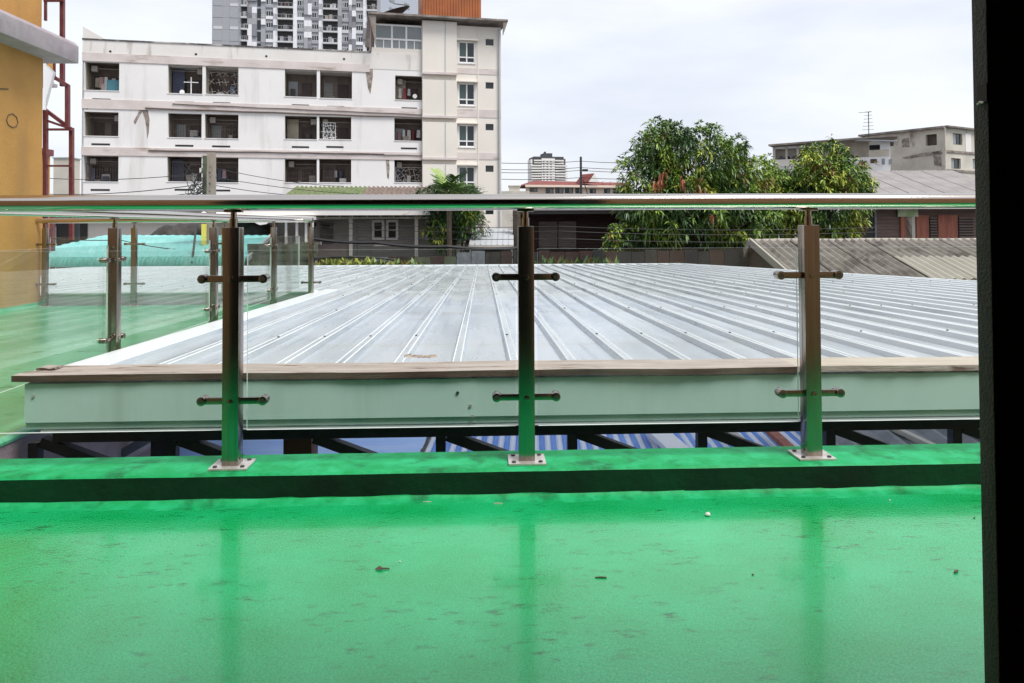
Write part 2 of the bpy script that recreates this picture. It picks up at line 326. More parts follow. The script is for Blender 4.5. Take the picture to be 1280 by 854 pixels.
class Facade:
    """a vertical plane standing in the place; local x runs along it, local y away from the viewer, local z up from its base"""
    def __init__(s, pxl, Dl, pxr, Dr, zb=GZ):
        a = atD(pxl, HOR, Dl); b = atD(pxr, HOR, Dr)
        s.o = Vector((a.x, a.y, zb)); u = Vector((b.x - a.x, b.y - a.y, 0)); s.len = u.length; s.u = u.normalized()
        s.n = Vector((-s.u.y, s.u.x, 0)); s.rz = math.atan2(s.u.y, s.u.x); s.zb = zb
    def hit(s, px, py, y=0.0):
        d = ray(px, py); t = ((s.o + s.n * y) - EYE).dot(s.n) / d.dot(s.n); p = EYE + d * t
        return (p - s.o).dot(s.u), p.z - s.zb
    def rect(s, x0, y0, x1, y1, y=0.0):
        ym = (y0 + y1) / 2; xm = (x0 + x1) / 2
        return s.hit(x0, ym, y)[0], s.hit(x1, ym, y)[0], s.hit(xm, y1, y)[1], s.hit(xm, y0, y)[1]
    def thing(s, name, label, cat, group=None): return thing(name, label, cat, s.o, s.rz, group)
def holed_wall(mb, x0, x1, z0, z1, holes, y=0.0, depth=0.15, back=True):
    xs = sorted({x0, x1, *[h[0] for h in holes], *[h[1] for h in holes]}); zs = sorted({z0, z1, *[h[2] for h in holes], *[h[3] for h in holes]})
    xs = [v for v in xs if x0 <= v <= x1]; zs = [v for v in zs if z0 <= v <= z1]
    for i in range(len(xs) - 1):
        for j in range(len(zs) - 1):
            cx = (xs[i] + xs[i+1]) / 2; cz = (zs[j] + zs[j+1]) / 2
            if any(h[0] < cx < h[1] and h[2] < cz < h[3] for h in holes): continue
            mb.quad((xs[i], y, zs[j]), (xs[i+1], y, zs[j]), (xs[i+1], y, zs[j+1]), (xs[i], y, zs[j+1]))
    for h in holes:
        a, b, c, d = h[:4]
        mb.quad((a, y, c), (a, y + depth, c), (a, y + depth, d), (a, y, d)); mb.quad((b, y, c), (b, y + depth, c), (b, y + depth, d), (b, y, d))
        mb.quad((a, y, c), (b, y, c), (b, y + depth, c), (a, y + depth, c)); mb.quad((a, y, d), (b, y, d), (b, y + depth, d), (a, y + depth, d))
    return mb
def ribbed(mb, p0, u, v, nu, rib, h, pitch, nseg=1, wave=False):
    """corrugated sheet: p0 corner, u = full vector across the ribs, v = full vector along them"""
    p0 = Vector(p0); u = Vector(u); v = Vector(v); nrm = u.cross(v).normalized(); W = u.length; un = u / W
    if nrm.z < 0: nrm = -nrm
    prof = []; k = max(1, int(round(W / pitch))); p = W / k
    for i in range(k):
        if wave:
            for q in range(6): prof.append(((i + q / 6) * p, h * 0.5 * (1 + math.sin(2 * math.pi * q / 6))))
        else:
            prof += [(i * p, 0), (i * p + rib * 0.25, h), (i * p + rib * 0.75, h), (i * p + rib, 0)]
    prof.append((W, prof[0][1]))
    o = len(mb.v)
    for a, hh in prof:
        for j in range(nseg + 1): mb.v.append(tuple(p0 + un * a + nrm * hh + v * (j / nseg)))
    m = nseg + 1
    for i in range(len(prof) - 1):
        for j in range(nseg): mb.f.append((o+i*m+j, o+(i+1)*m+j, o+(i+1)*m+j+1, o+i*m+j+1)); mb.mi.append(mb.cur)
    return mb

# ================================================================== SETTING: ground, balcony, terrace, house round the doorway
mb = MB(); mb.quad((-1500, -300, GZ), (1500, -300, GZ), (1500, 3000, GZ), (-1500, 3000, GZ)); tag(mb.build('ground', 'asphalt'), kind='structure')
XT = -2.068                       # edge of the left terrace
def sweep_x(mb, prof, x0, x1, nx=40, jit=0.0):
    o = len(mb.v); k = len(prof)
    for i in range(nx + 1):
        x = x0 + (x1 - x0) * i / nx
        for (y, z) in prof:
            mb.v.append((x, y + rnd.uniform(-jit, jit), z + rnd.uniform(-jit, jit)))
    for i in range(nx):
        for j in range(k - 1):
            a = o + i * k + j; mb.f.append((a, a + k, a + k + 1, a + 1)); mb.mi.append(0)
    return mb
cove = [(2.515 - 0.045 * (1 - math.sin(t)), 0.019 * (1 - math.cos(t))) for t in [i * math.pi / 2 / 5 for i in range(6)]]
mb = sweep_x(MB(), [(2.455, -0.001)] + cove + [(2.5145, 0.021)], XT, 4.2, 90, 0.0012)
tag(mb.build('floor_cove', 'green_kerb', smooth=True, fix=False), kind='structure')
mb = sweep_x(MB(), [(0.74, 0.0), (1.4, 0.0), (2.0, 0.0), (2.40, 0.0), (2.474, 0.0)], XT, 4.2, 60, 0.0007)
tag(mb.build('balcony_floor', 'green_floor', smooth=True, fix=False), kind='structure')
mb = sweep_x(MB(), [(2.5125, 0.0875), (2.519, 0.0935), (2.53, 0.095), (2.62, 0.0945), (2.725, 0.0935), (2.737, 0.088), (2.74, 0.074), (2.74, -0.32), (2.5, -0.32)], XT + 0.002, 4.2, 60, 0.0006)
tag(mb.build('kerb', 'green_kerb', smooth=True, fix=False), kind='structure')
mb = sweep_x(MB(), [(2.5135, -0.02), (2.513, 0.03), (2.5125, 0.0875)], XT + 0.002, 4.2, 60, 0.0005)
tag(mb.build('kerb_face', 'kerb_shade', smooth=True, fix=False), kind='structure')
mb = MB(); mb.box(XT, 4.2, 0.74, 2.5, -0.3, -0.012); tag(mb.build('balcony_slab', 'pinkwall'), kind='structure')
# left terrace: floor with a rounded lip, slab below
mb = MB(); o = 0; prof = [(-5.2, 0.05), (-5.19, 0.02), (-5.15, 0.004), (-5.0, 0.0), (-4.0, -0.0), (-2.6, 0.0), (-2.12, 0.0), (XT - 0.03, 0.004), (XT - 0.008, -0.003), (XT, -0.012), (XT, -0.022)]
ny = 40; k = len(prof)
for i in range(ny + 1):
    y = 0.9 + (8.95 - 0.9) * i / ny
    for (x, z) in prof: mb.v.append((x, y, z + rnd.uniform(-.0015, .0015)))
for i in range(ny):
    for j in range(k - 1):
        a = i * k + j; mb.f.append((a, a + 1, a + k + 1, a + k)); mb.mi.append(0)
tag(mb.build('terrace_floor', 'green_worn', smooth=True, fix=False), kind='structure')
mb = MB(); mb.box(-5.15, XT - 0.004, 0.9, 8.93, -0.45, -0.024); tag(mb.build('terrace_slab', 'pinkwall'), kind='structure')
mb = MB(); mb.box(-4.9, XT - 0.25, 1.0, 8.8, GZ + 0.01, -0.46); tag(mb.build('terrace_wall', 'pinkwall'), kind='structure')

jx = onY(1238, 283, 0.700).x
mb = MB(); mb.box(jx, jx + 0.24, 0.70, 0.7218, -0.02, 2.18); mb.box(-1.55, jx - 0.002, 0.70, 0.7218, 2.12, 2.18); mb.box(-1.55, -1.47, 0.70, 0.7218, -0.02, 2.118)
fr = thing('door_frame', 'dark textured metal frame standing at the right edge of the doorway', 'door frame', (jx, 0.71, 0))
o = mb.build('frame', 'door_frame', fr, bevel=0.0012); o.location = (-jx, -0.71, 0)
p = onX(1229, 117, jx)
mb = MB(); mb.box(-0.0015, 0.004, -0.007, 0.007, -0.009, 0.009); s = mb.build('strike_plate', 'dark', fr); s.location = (-0.0, p.y - 0.71, p.z)
mb = MB(); mb.tube([(-0.0025, -0.004, -0.010), (-0.0035, 0, -0.0085), (-0.0025, 0.0045, -0.010)], 0.0013, 6); s = mb.build('latch_lip', 'steel_pale', fr); s.location = (0, p.y - 0.71, p.z)
mb = MB()
holed_wall(mb, -5.2, 6.0, GZ, 2.25, [(-1.56, jx + 0.235, -0.3, 2.19)], y=0.735, depth=0.16)
for f in range(len(mb.f)): pass
mb.quad((-5.2, 0.895, GZ), (-1.56, 0.895, GZ), (-1.56, 0.895, 2.25), (-5.2, 0.895, 2.25)); mb.quad((jx + 0.235, 0.895, GZ), (6, 0.895, GZ), (6, 0.895, 2.25), (jx + 0.235, 0.895, 2.25))
mb.quad((-1.56, 0.895, 2.19), (jx + 0.235, 0.895, 2.19), (jx + 0.235, 0.895, 2.25), (-1.56, 0.895, 2.25))
tag(mb.build('house_wall', 'house_wall', fix=False), kind='structure')
mb = MB(); mb.box(-2.6, 2.4, -4.2, 0.73, -0.25, -0.02); tag(mb.build('room_floor', 'room'), kind='structure')
mb = MB()
mb.box(-2.7, -2.6, -4.2, 0.73, -0.25, 2.5); mb.box(2.4, 2.5, -4.2, 0.73, -0.25, 2.5); mb.box(-2.6, 2.4, -4.3, -4.2, -0.25, 2.5)
tag(mb.build('room_wall', 'room'), kind='structure')
mb = MB(); mb.box(-2.7, 2.5, -4.3, 0.73, 2.5, 2.6); tag(mb.build('ceiling', 'room'), kind='structure')

# ================================================================== RAILINGS
PW = 0.0555
def railing(name, label, x, y, rz, posts, zb, clamps, glass, s0, s1, grp, panels, arms=(1, 1)):
    root = thing(name, label, 'railing', (x, y, 0), rz, grp)
    H = E - zb
    mp = MB().box(-PW/2, PW/2, -PW/2, PW/2, 0.006, H).mesh('post', 'steel', bevel=0.003)
    ms = MB().tube([(0,0,H - 0.001), (0,0,H + 0.03)], 0.0135, 12).tube([(0,0,H + 0.028), (0,0,H + 0.056)], 0.010, 12).mesh('stem', 'steel', smooth=True)
    sd = MB().box(-0.03, 0.03, -0.014, 0.014, H + 0.052, H + 0.058).mesh('saddle', 'steel', bevel=0.0015)
    bp = MB().box(-0.065, 0.065, -0.055, 0.055, 0.0, 0.008).mesh('base_plate', 'steel_pale', bevel=0.002)
    bo = MB().tube([(0,0,0.008), (0,0,0.0125)], 0.0075, 8).mesh('bolt', 'bolt_dark')
    cl = MB()
    cl.box(-0.105, 0.105, -0.006, 0.006, -0.0115, 0.0115)
    for sx in (-1, 1): cl.tube([(sx * 0.104, -0.012, 0), (sx * 0.104, 0.030, 0)], 0.0155, 16)
    cm = cl.mesh('clamp', 'steel', bevel=0.0015)
    scr = MB().tube([(0, -PW/2 - 0.004, 0), (0, -PW/2 + 0.001, 0)], 0.0105, 14).mesh('clamp_bolt', 'steel', bevel=0.001)
    soc = MB().tube([(0, -0.0132, 0), (0, -0.0118, 0)], 0.0085, 12).mesh('socket', 'bolt_dark')
    for sx in posts:
        po = inst('post', mp, root, (sx, 0, zb))
        inst('stem', ms, po); inst('saddle', sd, po); inst('base_plate', bp, po)
        for a in (-1, 1):
            for b_ in (-1, 1): inst('bolt', bo, po, (a * 0.046, b_ * 0.038, 0))
        for cz in clamps:
            inst('clamp', cm, po, (0, 0, cz - zb)); inst('clamp_bolt', scr, po, (0, 0, cz - zb))
            for a in (-1, 1): inst('socket', soc, po, (a * 0.104, 0, cz - zb))
    n = 16
    MB().tube([(s0 + (s1 - s0) * i / n, 0, E + 0.085) for i in range(n + 1)], 0.0285, 28).build('handrail', 'steel_rail', root, smooth=True)
    for a, b_ in panels:
        g = MB().box(a, b_, 0.014, 0.024, glass[0], glass[1]); g.mi = [1, 1, 0, 1, 0, 1]
        g.build('glass_panel', ['glass', 'glass_edge'], root, fix=False)
    return root
YR = 2.60
px3 = [onY(q, HOR, YR).x for q in (292, 657, 1010.5)]
sp = px3[1] - px3[0]
pos = [px3[0] - 1.01] + px3 + [px3[2] + sp]
pan = [(pos[i] + 0.043, pos[i+1] - 0.037) for i in range(4)]
railing('glass_railing', 'stainless steel and glass railing along the green kerb in front, with three full posts', 0, YR, 0, pos, 0.095, (E - 0.178, E - 0.597), (E - 0.702, E - 0.080),
        pos[0] - 0.03, pos[-1] + 0.3, 'stainless railings', pan)
XS = -2.14
ys = [onX(q, 350, XS).y for q in (143, 267, 342)]
YF = 8.85
py = [2.95 + 0.0, *ys, YF]
pp = [(py[i] + 0.043 - YR, py[i+1] - 0.037 - YR) for i in range(1, 4)] + [(0.10, ys[0] - 0.045 - YR)]
railing('glass_railing', 'glass railing with square posts running back along the left edge of the metal roof', XS, YR, R(90), [q - YR for q in py[1:4]], 0.0, (E - 0.185, E - 0.64), (E - 0.735, E - 0.100),
        0.0, YF - YR, 'stainless railings', pp)
fx = [onY(q, HOR, YF).x for q in (57, 168, 281, 389)]
railing('glass_railing', 'short far glass railing between the orange wall and the corner of the terrace', fx[0], YF, 0, [q - fx[0] for q in fx], 0.0, (E - 0.19, E - 0.655), (E - 0.78, E - 0.105),
        -0.12, fx[3] - fx[0] + 0.02, 'stainless railings', [(fx[i] + 0.043 - fx[0], fx[i+1] - 0.037 - fx[0]) for i in range(3)])

# ================================================================== METAL ROOF CANOPY
def zr(y): return E - 0.608 - 0.0216 * y
can = thing('metal_canopy', 'wide low canopy of pale ribbed metal sheets on a black steel truss beyond the railing', 'canopy', (0, 3.4, 0))
OFF = Vector((0, -3.4, 0))
def cb(mb, name, mat, **k):
    o = mb.build(name, mat, can, **k); o.location = OFF; return o
XR = lambda y: 6.83 + (10.4 - y) * 0.188       # slanting right-hand edge
YN, YFAR = 9.05, 19.4
P = 0.28
def yend(x, y1):
    return min(y1, 10.4 - (x - 6.83) / 0.188)
xk = -1.84
strips = []
for i in range(-30, 37): strips.append(xk + i * P)
def strip(x, y0, y1, dz):
    mb = MB(); pr = [(0, 0), (0.011, 0.029), (0.015, 0.032), (0.019, 0.030), (0.048, 0.030), (0.052, 0.032), (0.056, 0.029), (0.068, 0), (0.12, 0.0), (0.17, 0.0), (0.22, 0.0), (P + 0.0, 0.0)]
    tl = rnd.uniform(-0.0012, 0.0012)
    ns = 6
    rows = [[None] * (ns + 1) for _ in pr]
    for a, (dx, h) in enumerate(pr):
        ye = yend(x + dx, y1)
        if ye < y0 + 0.05: ye = y0 + 0.05
        for j in range(ns + 1):
            yy = y0 + (ye - y0) * j / ns
            rows[a][j] = len(mb.v)
            mb.v.append((x + dx, yy, zr(yy) + h + dz + tl * dx / P + (0.0022 * math.sin(yy * 2.1 + x * 3) if h == 0 else 0.001 * math.sin(yy * 3.7 + x * 9))))
    for a in range(len(pr) - 1):
        for j in range(ns): mb.f.append((rows[a][j], rows[a+1][j], rows[a+1][j+1], rows[a][j+1])); mb.mi.append(1 if a in (1, 2, 4, 5) else 0)  # rib crest lips take the whiter slot as a painted highlight
    return mb
scr = MB()
for x in strips:
    if x >= xk - 0.001:
        if yend(x, 99) > 3.6: cb(strip(x, 3.45, min(9.3, yend(x, 99)), 0.004), 'roof_sheet', ['roof_metal', 'roof_flash'], fix=False)
    y0 = 9.05
    if yend(x + P, 99) > y0 + 0.3: cb(strip(x, y0, YFAR, 0.0), 'roof_sheet', ['roof_metal', 'roof_flash'], fix=False)
    for yy in (4.6, 6.4, 8.2, 10.2, 12.4, 14.6):
        if yy < yend(x, YFAR) - 0.1 and (x >= xk or yy > 9.1) and rnd.random() < 0.7:
            z = zr(yy) + 0.032; scr.tube([(x + 0.03, yy, z - 0.003), (x + 0.03, yy, z + 0.008)], 0.0075, 6)
s = cb(scr, 'screws', 'bolt_dark'); s['kind'] = 'stuff'
# left cap, notch flashing, far and right trims
mb = MB()
for (a, b, fl) in (((-2.035, -0.12), (-2.035, 0.02), 0), ((-2.035, 0.02), (-1.94, 0.028), 0), ((-1.94, 0.028), (-1.93, 0.042), 0), ((-1.93, 0.042), (-1.80, 0.040), 0), ((-1.80, 0.040), (-1.795, 0.006), 0)):
    mb.quad((a[0], 3.42, zr(3.42) + a[1]), (b[0], 3.42, zr(3.42) + b[1]), (b[0], 9.25, zr(9.25) + b[1]), (a[0], 9.25, zr(9.25) + a[1]))
cb(mb, 'edge_cap', 'roof_flash', fix=False)
mb = MB(); mb.box(-5.14, -2.04, 9.0, 9.045, -0.02, zr(9.02) + 0.02); cb(mb, 'notch_flashing', 'flash_grey')
mb = MB(); mb.box(-5.14, -2.0, 8.985, 9.10, zr(9.02) + 0.021, zr(9.02) + 0.034); cb(mb, 'notch_lip', 'roof_flash')
mb = MB(); mb.box(-10.2, 5.14, YFAR - 0.05, YFAR + 0.02, zr(YFAR) - 0.08, zr(YFAR) + 0.033); cb(mb, 'far_trim', 'roof_flash')
a = Vector((XR(YFAR), YFAR, zr(YFAR) + 0.02)); b = Vector((XR(3.45), 3.45, zr(3.45) + 0.02))
cb(MB().bar(a, b, 0.09, 0.035), 'edge_trim', 'roof_flash')
# fascia in lengths, with bottom lip
YFS = 3.305
xa = onY(31, 500, YFS).x; xj = onY(590, 500, YFS).x; xb = 8.1; zt, zl, zb_ = E - 0.675, E - 0.842, E - 0.873
def fascia(x0, x1, dy):
    mb = MB(); y = YFS + dy
    prof = [(y + 0.05, zt), (y, zt), (y, zl), (y + 0.012, zl - 0.004), (y + 0.012, zb_), (y + 0.06, zb_)]
    for i in range(len(prof) - 1):
        mb.quad((x0, *prof[i]), (x1, *prof[i]), (x1, *prof[i+1]), (x0, *prof[i+1]))
    for x in (x0, x1): mb.quad((x, y + 0.05, zt), (x, y, zt), (x, y, zl), (x, y + 0.05, zl))
    return mb
cb(fascia(xa, xj + 0.02, -0.002), 'fascia', 'fascia', fix=False); cb(fascia(xj, xb, 0.0), 'fascia', 'fascia', fix=False)
mb = MB(); mb.box(xa + 0.06, xb, YFS + 0.014, YFS + 0.05, zb_ - 0.016, zb_ - 0.008); cb(mb, 'drip_edge', 'roof_flash')
for (qx, qy) in ((572, 491), (588, 507), (42, 495), (591, 520)):
    p = onY(qx, qy, YFS - 0.002); mb = MB(); mb.tube([(p.x, YFS - 0.007, p.z), (p.x, YFS, p.z)], 0.007, 8); cb(mb, 'fascia_screw', 'bolt_dark' if qx == 572 else 'steel_pale')
# truss
YT = 3.42
zc0, zc1 = E - 0.955, E - 0.902
cb(MB().box(xa + 0.07, xb, YT - 0.03, YT + 0.03, zc0, zc1), 'top_chord', 'black_steel', bevel=0.003)
cb(MB().box(xa + 0.07, xb, YT - 0.03, YT + 0.03, E - 1.56, E - 1.50), 'bottom_chord', 'black_steel', bevel=0.003)
x0 = onY(551, 550, YT).x; pit = 0.603
for k in range(-3, 13):
    x = x0 + k * pit
    if k != -1: cb(MB().box(x - 0.022, x + 0.022, YT - 0.022, YT + 0.022, E - 1.498, zc0 - 0.002), 'truss_post', 'black_steel')
    cb(MB().bar((x + 0.03, YT + 0.004, zc0 + 0.0), (x + 0.03 + 0.95, YT + 0.004, zc0 - 0.36), 0.05, 0.045), 'truss_diagonal', 'black_steel')
x = onY(375, 555, 3.62).x
cb(MB().box(x - 0.075, x + 0.06, 3.60, 3.74, GZ, zr(3.7) - 0.05), 'column', 'rust_col', bevel=0.004)
x = onY(205, 560, 3.9).x
cb(MB().box(x - 0.05, x + 0.05, 3.86, 3.96, GZ, zr(3.9) - 0.05), 'column', 'black_steel')
for (q0, q1) in (((128, 574), (152, 545)), ((136, 576), (200, 540))):
    a = onY(*q0, 4.4); b = onY(*q1, 4.4); d = (b - a); cb(MB().bar(a - d * 0.6, b + d * 0.12, 0.085, 0.05), 'knee_brace', 'grey_steel')
for yy in (4.4, 6.4, 8.4, 10.4, 12.6, 14.8, 17):
    xl = -1.95 if yy < 9 else -9.5
    cb(MB().box(xl, XR(yy) - 0.1, yy - 0.03, yy + 0.03, zr(yy) - 0.075, zr(yy) - 0.006), 'purlin', 'black_steel')
for (xx, yy) in ((-1.7, 8.6), (2.6, 8.6), (6.6, 8.6), (-5.6, 17), (-1, 17), (3.8, 17)):
    cb(MB().box(xx - 0.06, xx + 0.06, yy - 0.2, yy - 0.08, GZ, zr(yy) - 0.08), 'column', 'black_steel')

# planks lying on the front edge of the roof
def plank(px0, px1, label, mat, y0, y1, zb, th, ends, edge='plank_edge', grp='boards lying on the canopy edge'):
    a = onY(px0, 468, y0).x; b = onY(px1, 458, (y0 + y1) / 2).x
    mb = MB(); n = 26
    o = len(mb.v)
    for i in range(n + 1):
        t = i / n; x = a + (b - a) * t
        wv = 0.004 * math.sin(t * 9 + a) + rnd.uniform(-.0025, .0025)
        y_0 = y0 + wv + (ends[0] if i == 0 else 0); y_1 = y1 + rnd.uniform(-.003, .003) - (ends[1] if i == 0 else 0)
        zz = zb + 0.002 * math.sin(t * 7)
        mb.v += [(x, y_0, zz), (x, y_1, zz), (x, y_1, zz + th), (x, y_0, zz + th)]
    for i in range(n):
        for j in range(4):
            q = o + i * 4; mb.f.append((q + j, q + (j + 1) % 4, q + 4 + (j + 1) % 4, q + 4 + j)); mb.mi.append(0)
    mb.f.append((o, o+1, o+2, o+3)); mb.mi.append(0); q = o + n * 4; mb.f.append((q+3, q+2, q+1, q)); mb.mi.append(0)
    mb.mi = [1 if k % 4 == 3 and k < 4 * n else 0 for k in range(len(mb.f))]; ob = mb.build('wooden_plank', [mat, edge]); tag(ob, label, 'plank', grp); return ob
ZB = E - 0.664
plank(13, 650, 'long weathered grey brown plank on the roof edge, its ragged left end hanging out', 'plank', 3.29, 3.52, ZB, 0.027, (0.01, 0.17))
plank(652, 985, 'middle plank with dark front edge, between the centre post and the right post', 'plank', 3.285, 3.51, ZB, 0.027, (0, 0))
plank(987, 1300, 'pale plank at the right end of the roof edge behind the right post', 'plank_light', 3.29, 3.50, ZB + 0.001, 0.026, (0, 0), 'plank')
plank(46, 74, 'short splinter of board lying on the left end of the long plank', 'plank', 3.40, 3.47, ZB + 0.031, 0.008, (0, .03))
# scrap of bark and paper on the plank
mb = MB(); p0 = onZ(505, 449, ZB + 0.034)
for i in range(7):
    a = p0 + Vector((i * 0.021, rnd.uniform(-.012, .012), 0.004)); d = Vector((rnd.uniform(.02, .05), rnd.uniform(-.02, .02), rnd.uniform(-.002, .012)))
    mb.quad(a, a + d, a + d + Vector((0.004, 0.02, 0.006)), a + Vector((-.004, .016, .012)))
tag(mb.build('litter_scrap', 'paper', fix=False), 'curled dry scrap lying on the middle of the plank', 'litter')

# ================================================================== BELOW: striped roofs under the canopy
def slot(name, label, cat, grp=None): return thing(name, label, cat, (0, 5, GZ), 0, grp)
ZL = E - 1.62
rf = slot('lean_to_roof', 'blue and white striped corrugated roof seen low under the canopy truss', 'roof')
SO = Vector((0, -5, -GZ))
xl = onY(480, 555, 4.6).x; xr_ = onY(1010, 555, 5.4).x
n = int((xr_ - xl) / 0.045)
for i in range(n):
    x = xl + i * 0.045
    mb = MB(); mb.add([(x, 3.0, ZL - 0.10), (x + 0.014, 3.0, ZL - 0.088), (x + 0.031, 3.0, ZL - 0.088), (x + 0.045, 3.0, ZL - 0.10), (x + 0.35, 8.2, ZL + 0.0), (x + 0.364, 8.2, ZL + 0.012), (x + 0.381, 8.2, ZL + 0.012), (x + 0.395, 8.2, ZL + 0.0)],
                      [(0, 1, 5, 4), (1, 2, 6, 5), (2, 3, 7, 6)])
    o = mb.build('roof_strip', 'blue_sheet' if i % 2 else 'blue_white', rf, fix=False); o.location = SO
fl = slot('flat_roof', 'plain blue white roof sheet under the left half of the truss', 'roof')
mb = MB(); n = 34
for i in range(n):
    y = 3.1 + i * 0.15
    mb.quad((-3.2, y, ZL - 0.06 + i * 0.003), (xl + 0.0 + i * 0.010, y, ZL - 0.06 + i * 0.003), (xl + 0.01 + i * 0.01, y + 0.152, ZL - 0.057 + i * 0.003 + (0.03 if i % 2 else -0.0)), (-3.2, y + 0.152, ZL - 0.057 + i * 0.003 + (0.03 if i % 2 else 0)))
o = mb.build('roof_sheet', 'blue_white_flat', fl, fix=False); o.location = SO
wb = []
for k, (qa, qb, mat, wd) in enumerate((((818, 537), (846, 562), 'white_panel', 0.16), ((905, 536), (937, 560), 'conc_grey', 0.07), ((962, 538), (986, 560), 'salmon', 0.07), ((1060, 534), (1100, 560), 'grey_steel', 0.10), ((1112, 533), (1165, 558), 'conc_grey', 0.05), ((1190, 536), (1230, 553), 'grey_steel', 0.06))):
    a = onZ(*qb, ZL + 0.05); b = onZ(*qa, ZL + 0.06); d = b - a
    ob = MB().bar(a - d * 0.4, b + d * 0.4, wd, 0.04).build('loose_board', mat, bevel=0.003)
    tag(ob, ['wide white board lying on the striped roof under the truss', 'thin grey batten on the striped roof right of the white board', 'rusty red strip just left of the right post foot',
             'dark grey beam lying low right of the right post', 'long pale ridge strip on the dark low roof at the right', 'short dark bar at the far right below the canopy'][k], 'board', 'boards lying under the canopy')
dk = slot('low_roof', 'dark grey low roof under the right end of the canopy', 'roof')
xd = onY(1000, 555, 5.0).x
mb = MB(); ribbed(mb, (xd, 3.2, ZL - 0.05), (5.0, 0, 0), (0.6, 4.5, 0.14), 0, 0.0, 0.05, 0.18, 2, True); o = mb.build('roof_sheet', 'grey_steel', dk, fix=False); o.location = SO

# ================================================================== litter on the balcony floor
def stick(px, py, ln, ang, r, mat, label, cat='twig', leaf=False):
    p = onZ(px, py, 0.0)
    ob = thing('twig', label, cat, p, ang, 'twigs on the green floor')
    MB().tube([(-ln/2, 0, r), (0, ln * 0.03, r * 1.25), (ln/2, 0, r)], [r * 0.7, r, r * 0.8], 6).build('stem', mat, ob, smooth=True)
    if leaf:
        MB().add([(-ln*.55, 0, .002), (-ln*.1, -ln*.22, .006), (ln*.05, -ln*.02, .004), (-ln*.2, ln*.1, .009)], [(0, 1, 2), (0, 2, 3)]).build('leaf', mat, ob, fix=False)
    return ob
stick(478, 712, 0.038, 0.05, 0.0022, 'twig', 'dark twig with a curled leaf left of centre on the green floor', leaf=True)
stick(751, 723, 0.03, -0.08, 0.0022, 'twig', 'short dark twig on the floor right of the middle post reflection')
stick(534, 628, 0.028, -0.05, 0.0015, 'twig_pale', 'thin pale stick at the foot of the kerb left of the middle post')
stick(623, 630, 0.03, -0.06, 0.0015, 'twig_pale', 'thin pale stick at the foot of the kerb just left of the middle post')
stick(1195, 716, 0.02, 0.6, 0.003, 'twig', 'small dark crumpled twig near the right door frame', leaf=True)
def pebble(px, py, r, mat, label):
    p = onZ(px, py, 0)
    b = bmesh.new(); bmesh.ops.create_icosphere(b, subdivisions=2, radius=r)
    for v in b.verts: v.co *= rnd.uniform(0.85, 1.12); v.co.z = v.co.z * 0.7 + r * 0.6
    me = bpy.data.meshes.new('pebble'); b.to_mesh(me); b.free(); me.materials.append(MT[mat])
    o = bpy.data.objects.new('pebble', me); COL.objects.link(o); o.location = p; tag(o, label, 'pebble', 'pebbles on the green floor')
pebble(885, 645, 0.0085, 'pebble', 'white round pebble on the green floor right of centre near the kerb')
pebble(500, 703, 0.003, 'pebble', 'tiny pale crumb just right of the twig with the leaf')
pebble(553, 626, 0.003, 'pebble', 'tiny pale crumb beside the left stick at the kerb')
pebble(1112, 626, 0.003, 'pebble', 'tiny pale crumb at the kerb near the right end')
pebble(1218, 648, 0.003, 'twig', 'tiny dark crumb beside the door frame')
pebble(941, 719, 0.003, 'twig', 'tiny dark crumb on the floor below the white pebble')

# ================================================================== ORANGE BUILDING on the left, with its steel frame
XO = -5.2
ob_ = thing('orange_building', 'tall orange painted building with a grey concrete ledge, at the left end of the terrace', 'building', (XO, 8.8, 0))
OO = Vector((-XO, -8.8, 0))
def ob(mb, name, mat, **k):
    o = mb.build(name, mat, ob_, **k); o.location = OO; return o
ye = onX(53, 150, XO).y
zl0 = onX(54, 74, XO).z; zl1 = zl0 + 0.26
mb = MB(); mb.box(XO - 6, XO, 0.9, ye, GZ, zl0 + 0.05); ob(mb, 'wall', 'orange')
mb = MB(); mb.box(XO - 6, XO - 0.01, 0.9, ye - 0.02, zl1 - 0.02, 7.5); ob(mb, 'upper_wall', 'orange')
mb = MB(); xe = -4.92
mb.prism([(XO - 6, 0.9, zl0), (xe, 0.9, zl0), (xe, 0.9, zl1 - 0.05), (xe - 0.05, 0.9, zl1), (XO - 6, 0.9, zl1)], (0, ye + 0.25 - 0.9, 0)); ob(mb, 'ledge', 'ledge', bevel=0.01)
mb = MB(); p = onX(15, 152, XO); pts = [p + Vector((0.004, 0.10 * math.cos(a), 0.065 * math.sin(a) * (1.35 if 0.5 < a < 2.6 else 1))) for a in [i * math.pi / 4 for i in range(9)]]
mb.tube(pts, 0.005, 6); ob(mb, 'wire_loop', 'twig')
mb = MB(); a = onX(0, 111, XO); b = onX(10, 111.5, XO); mb.bar(a + Vector((.003, 0, 0)), b + Vector((.003, 0, 0)), 0.012, 0.012); ob(mb, 'crack', 'twig')
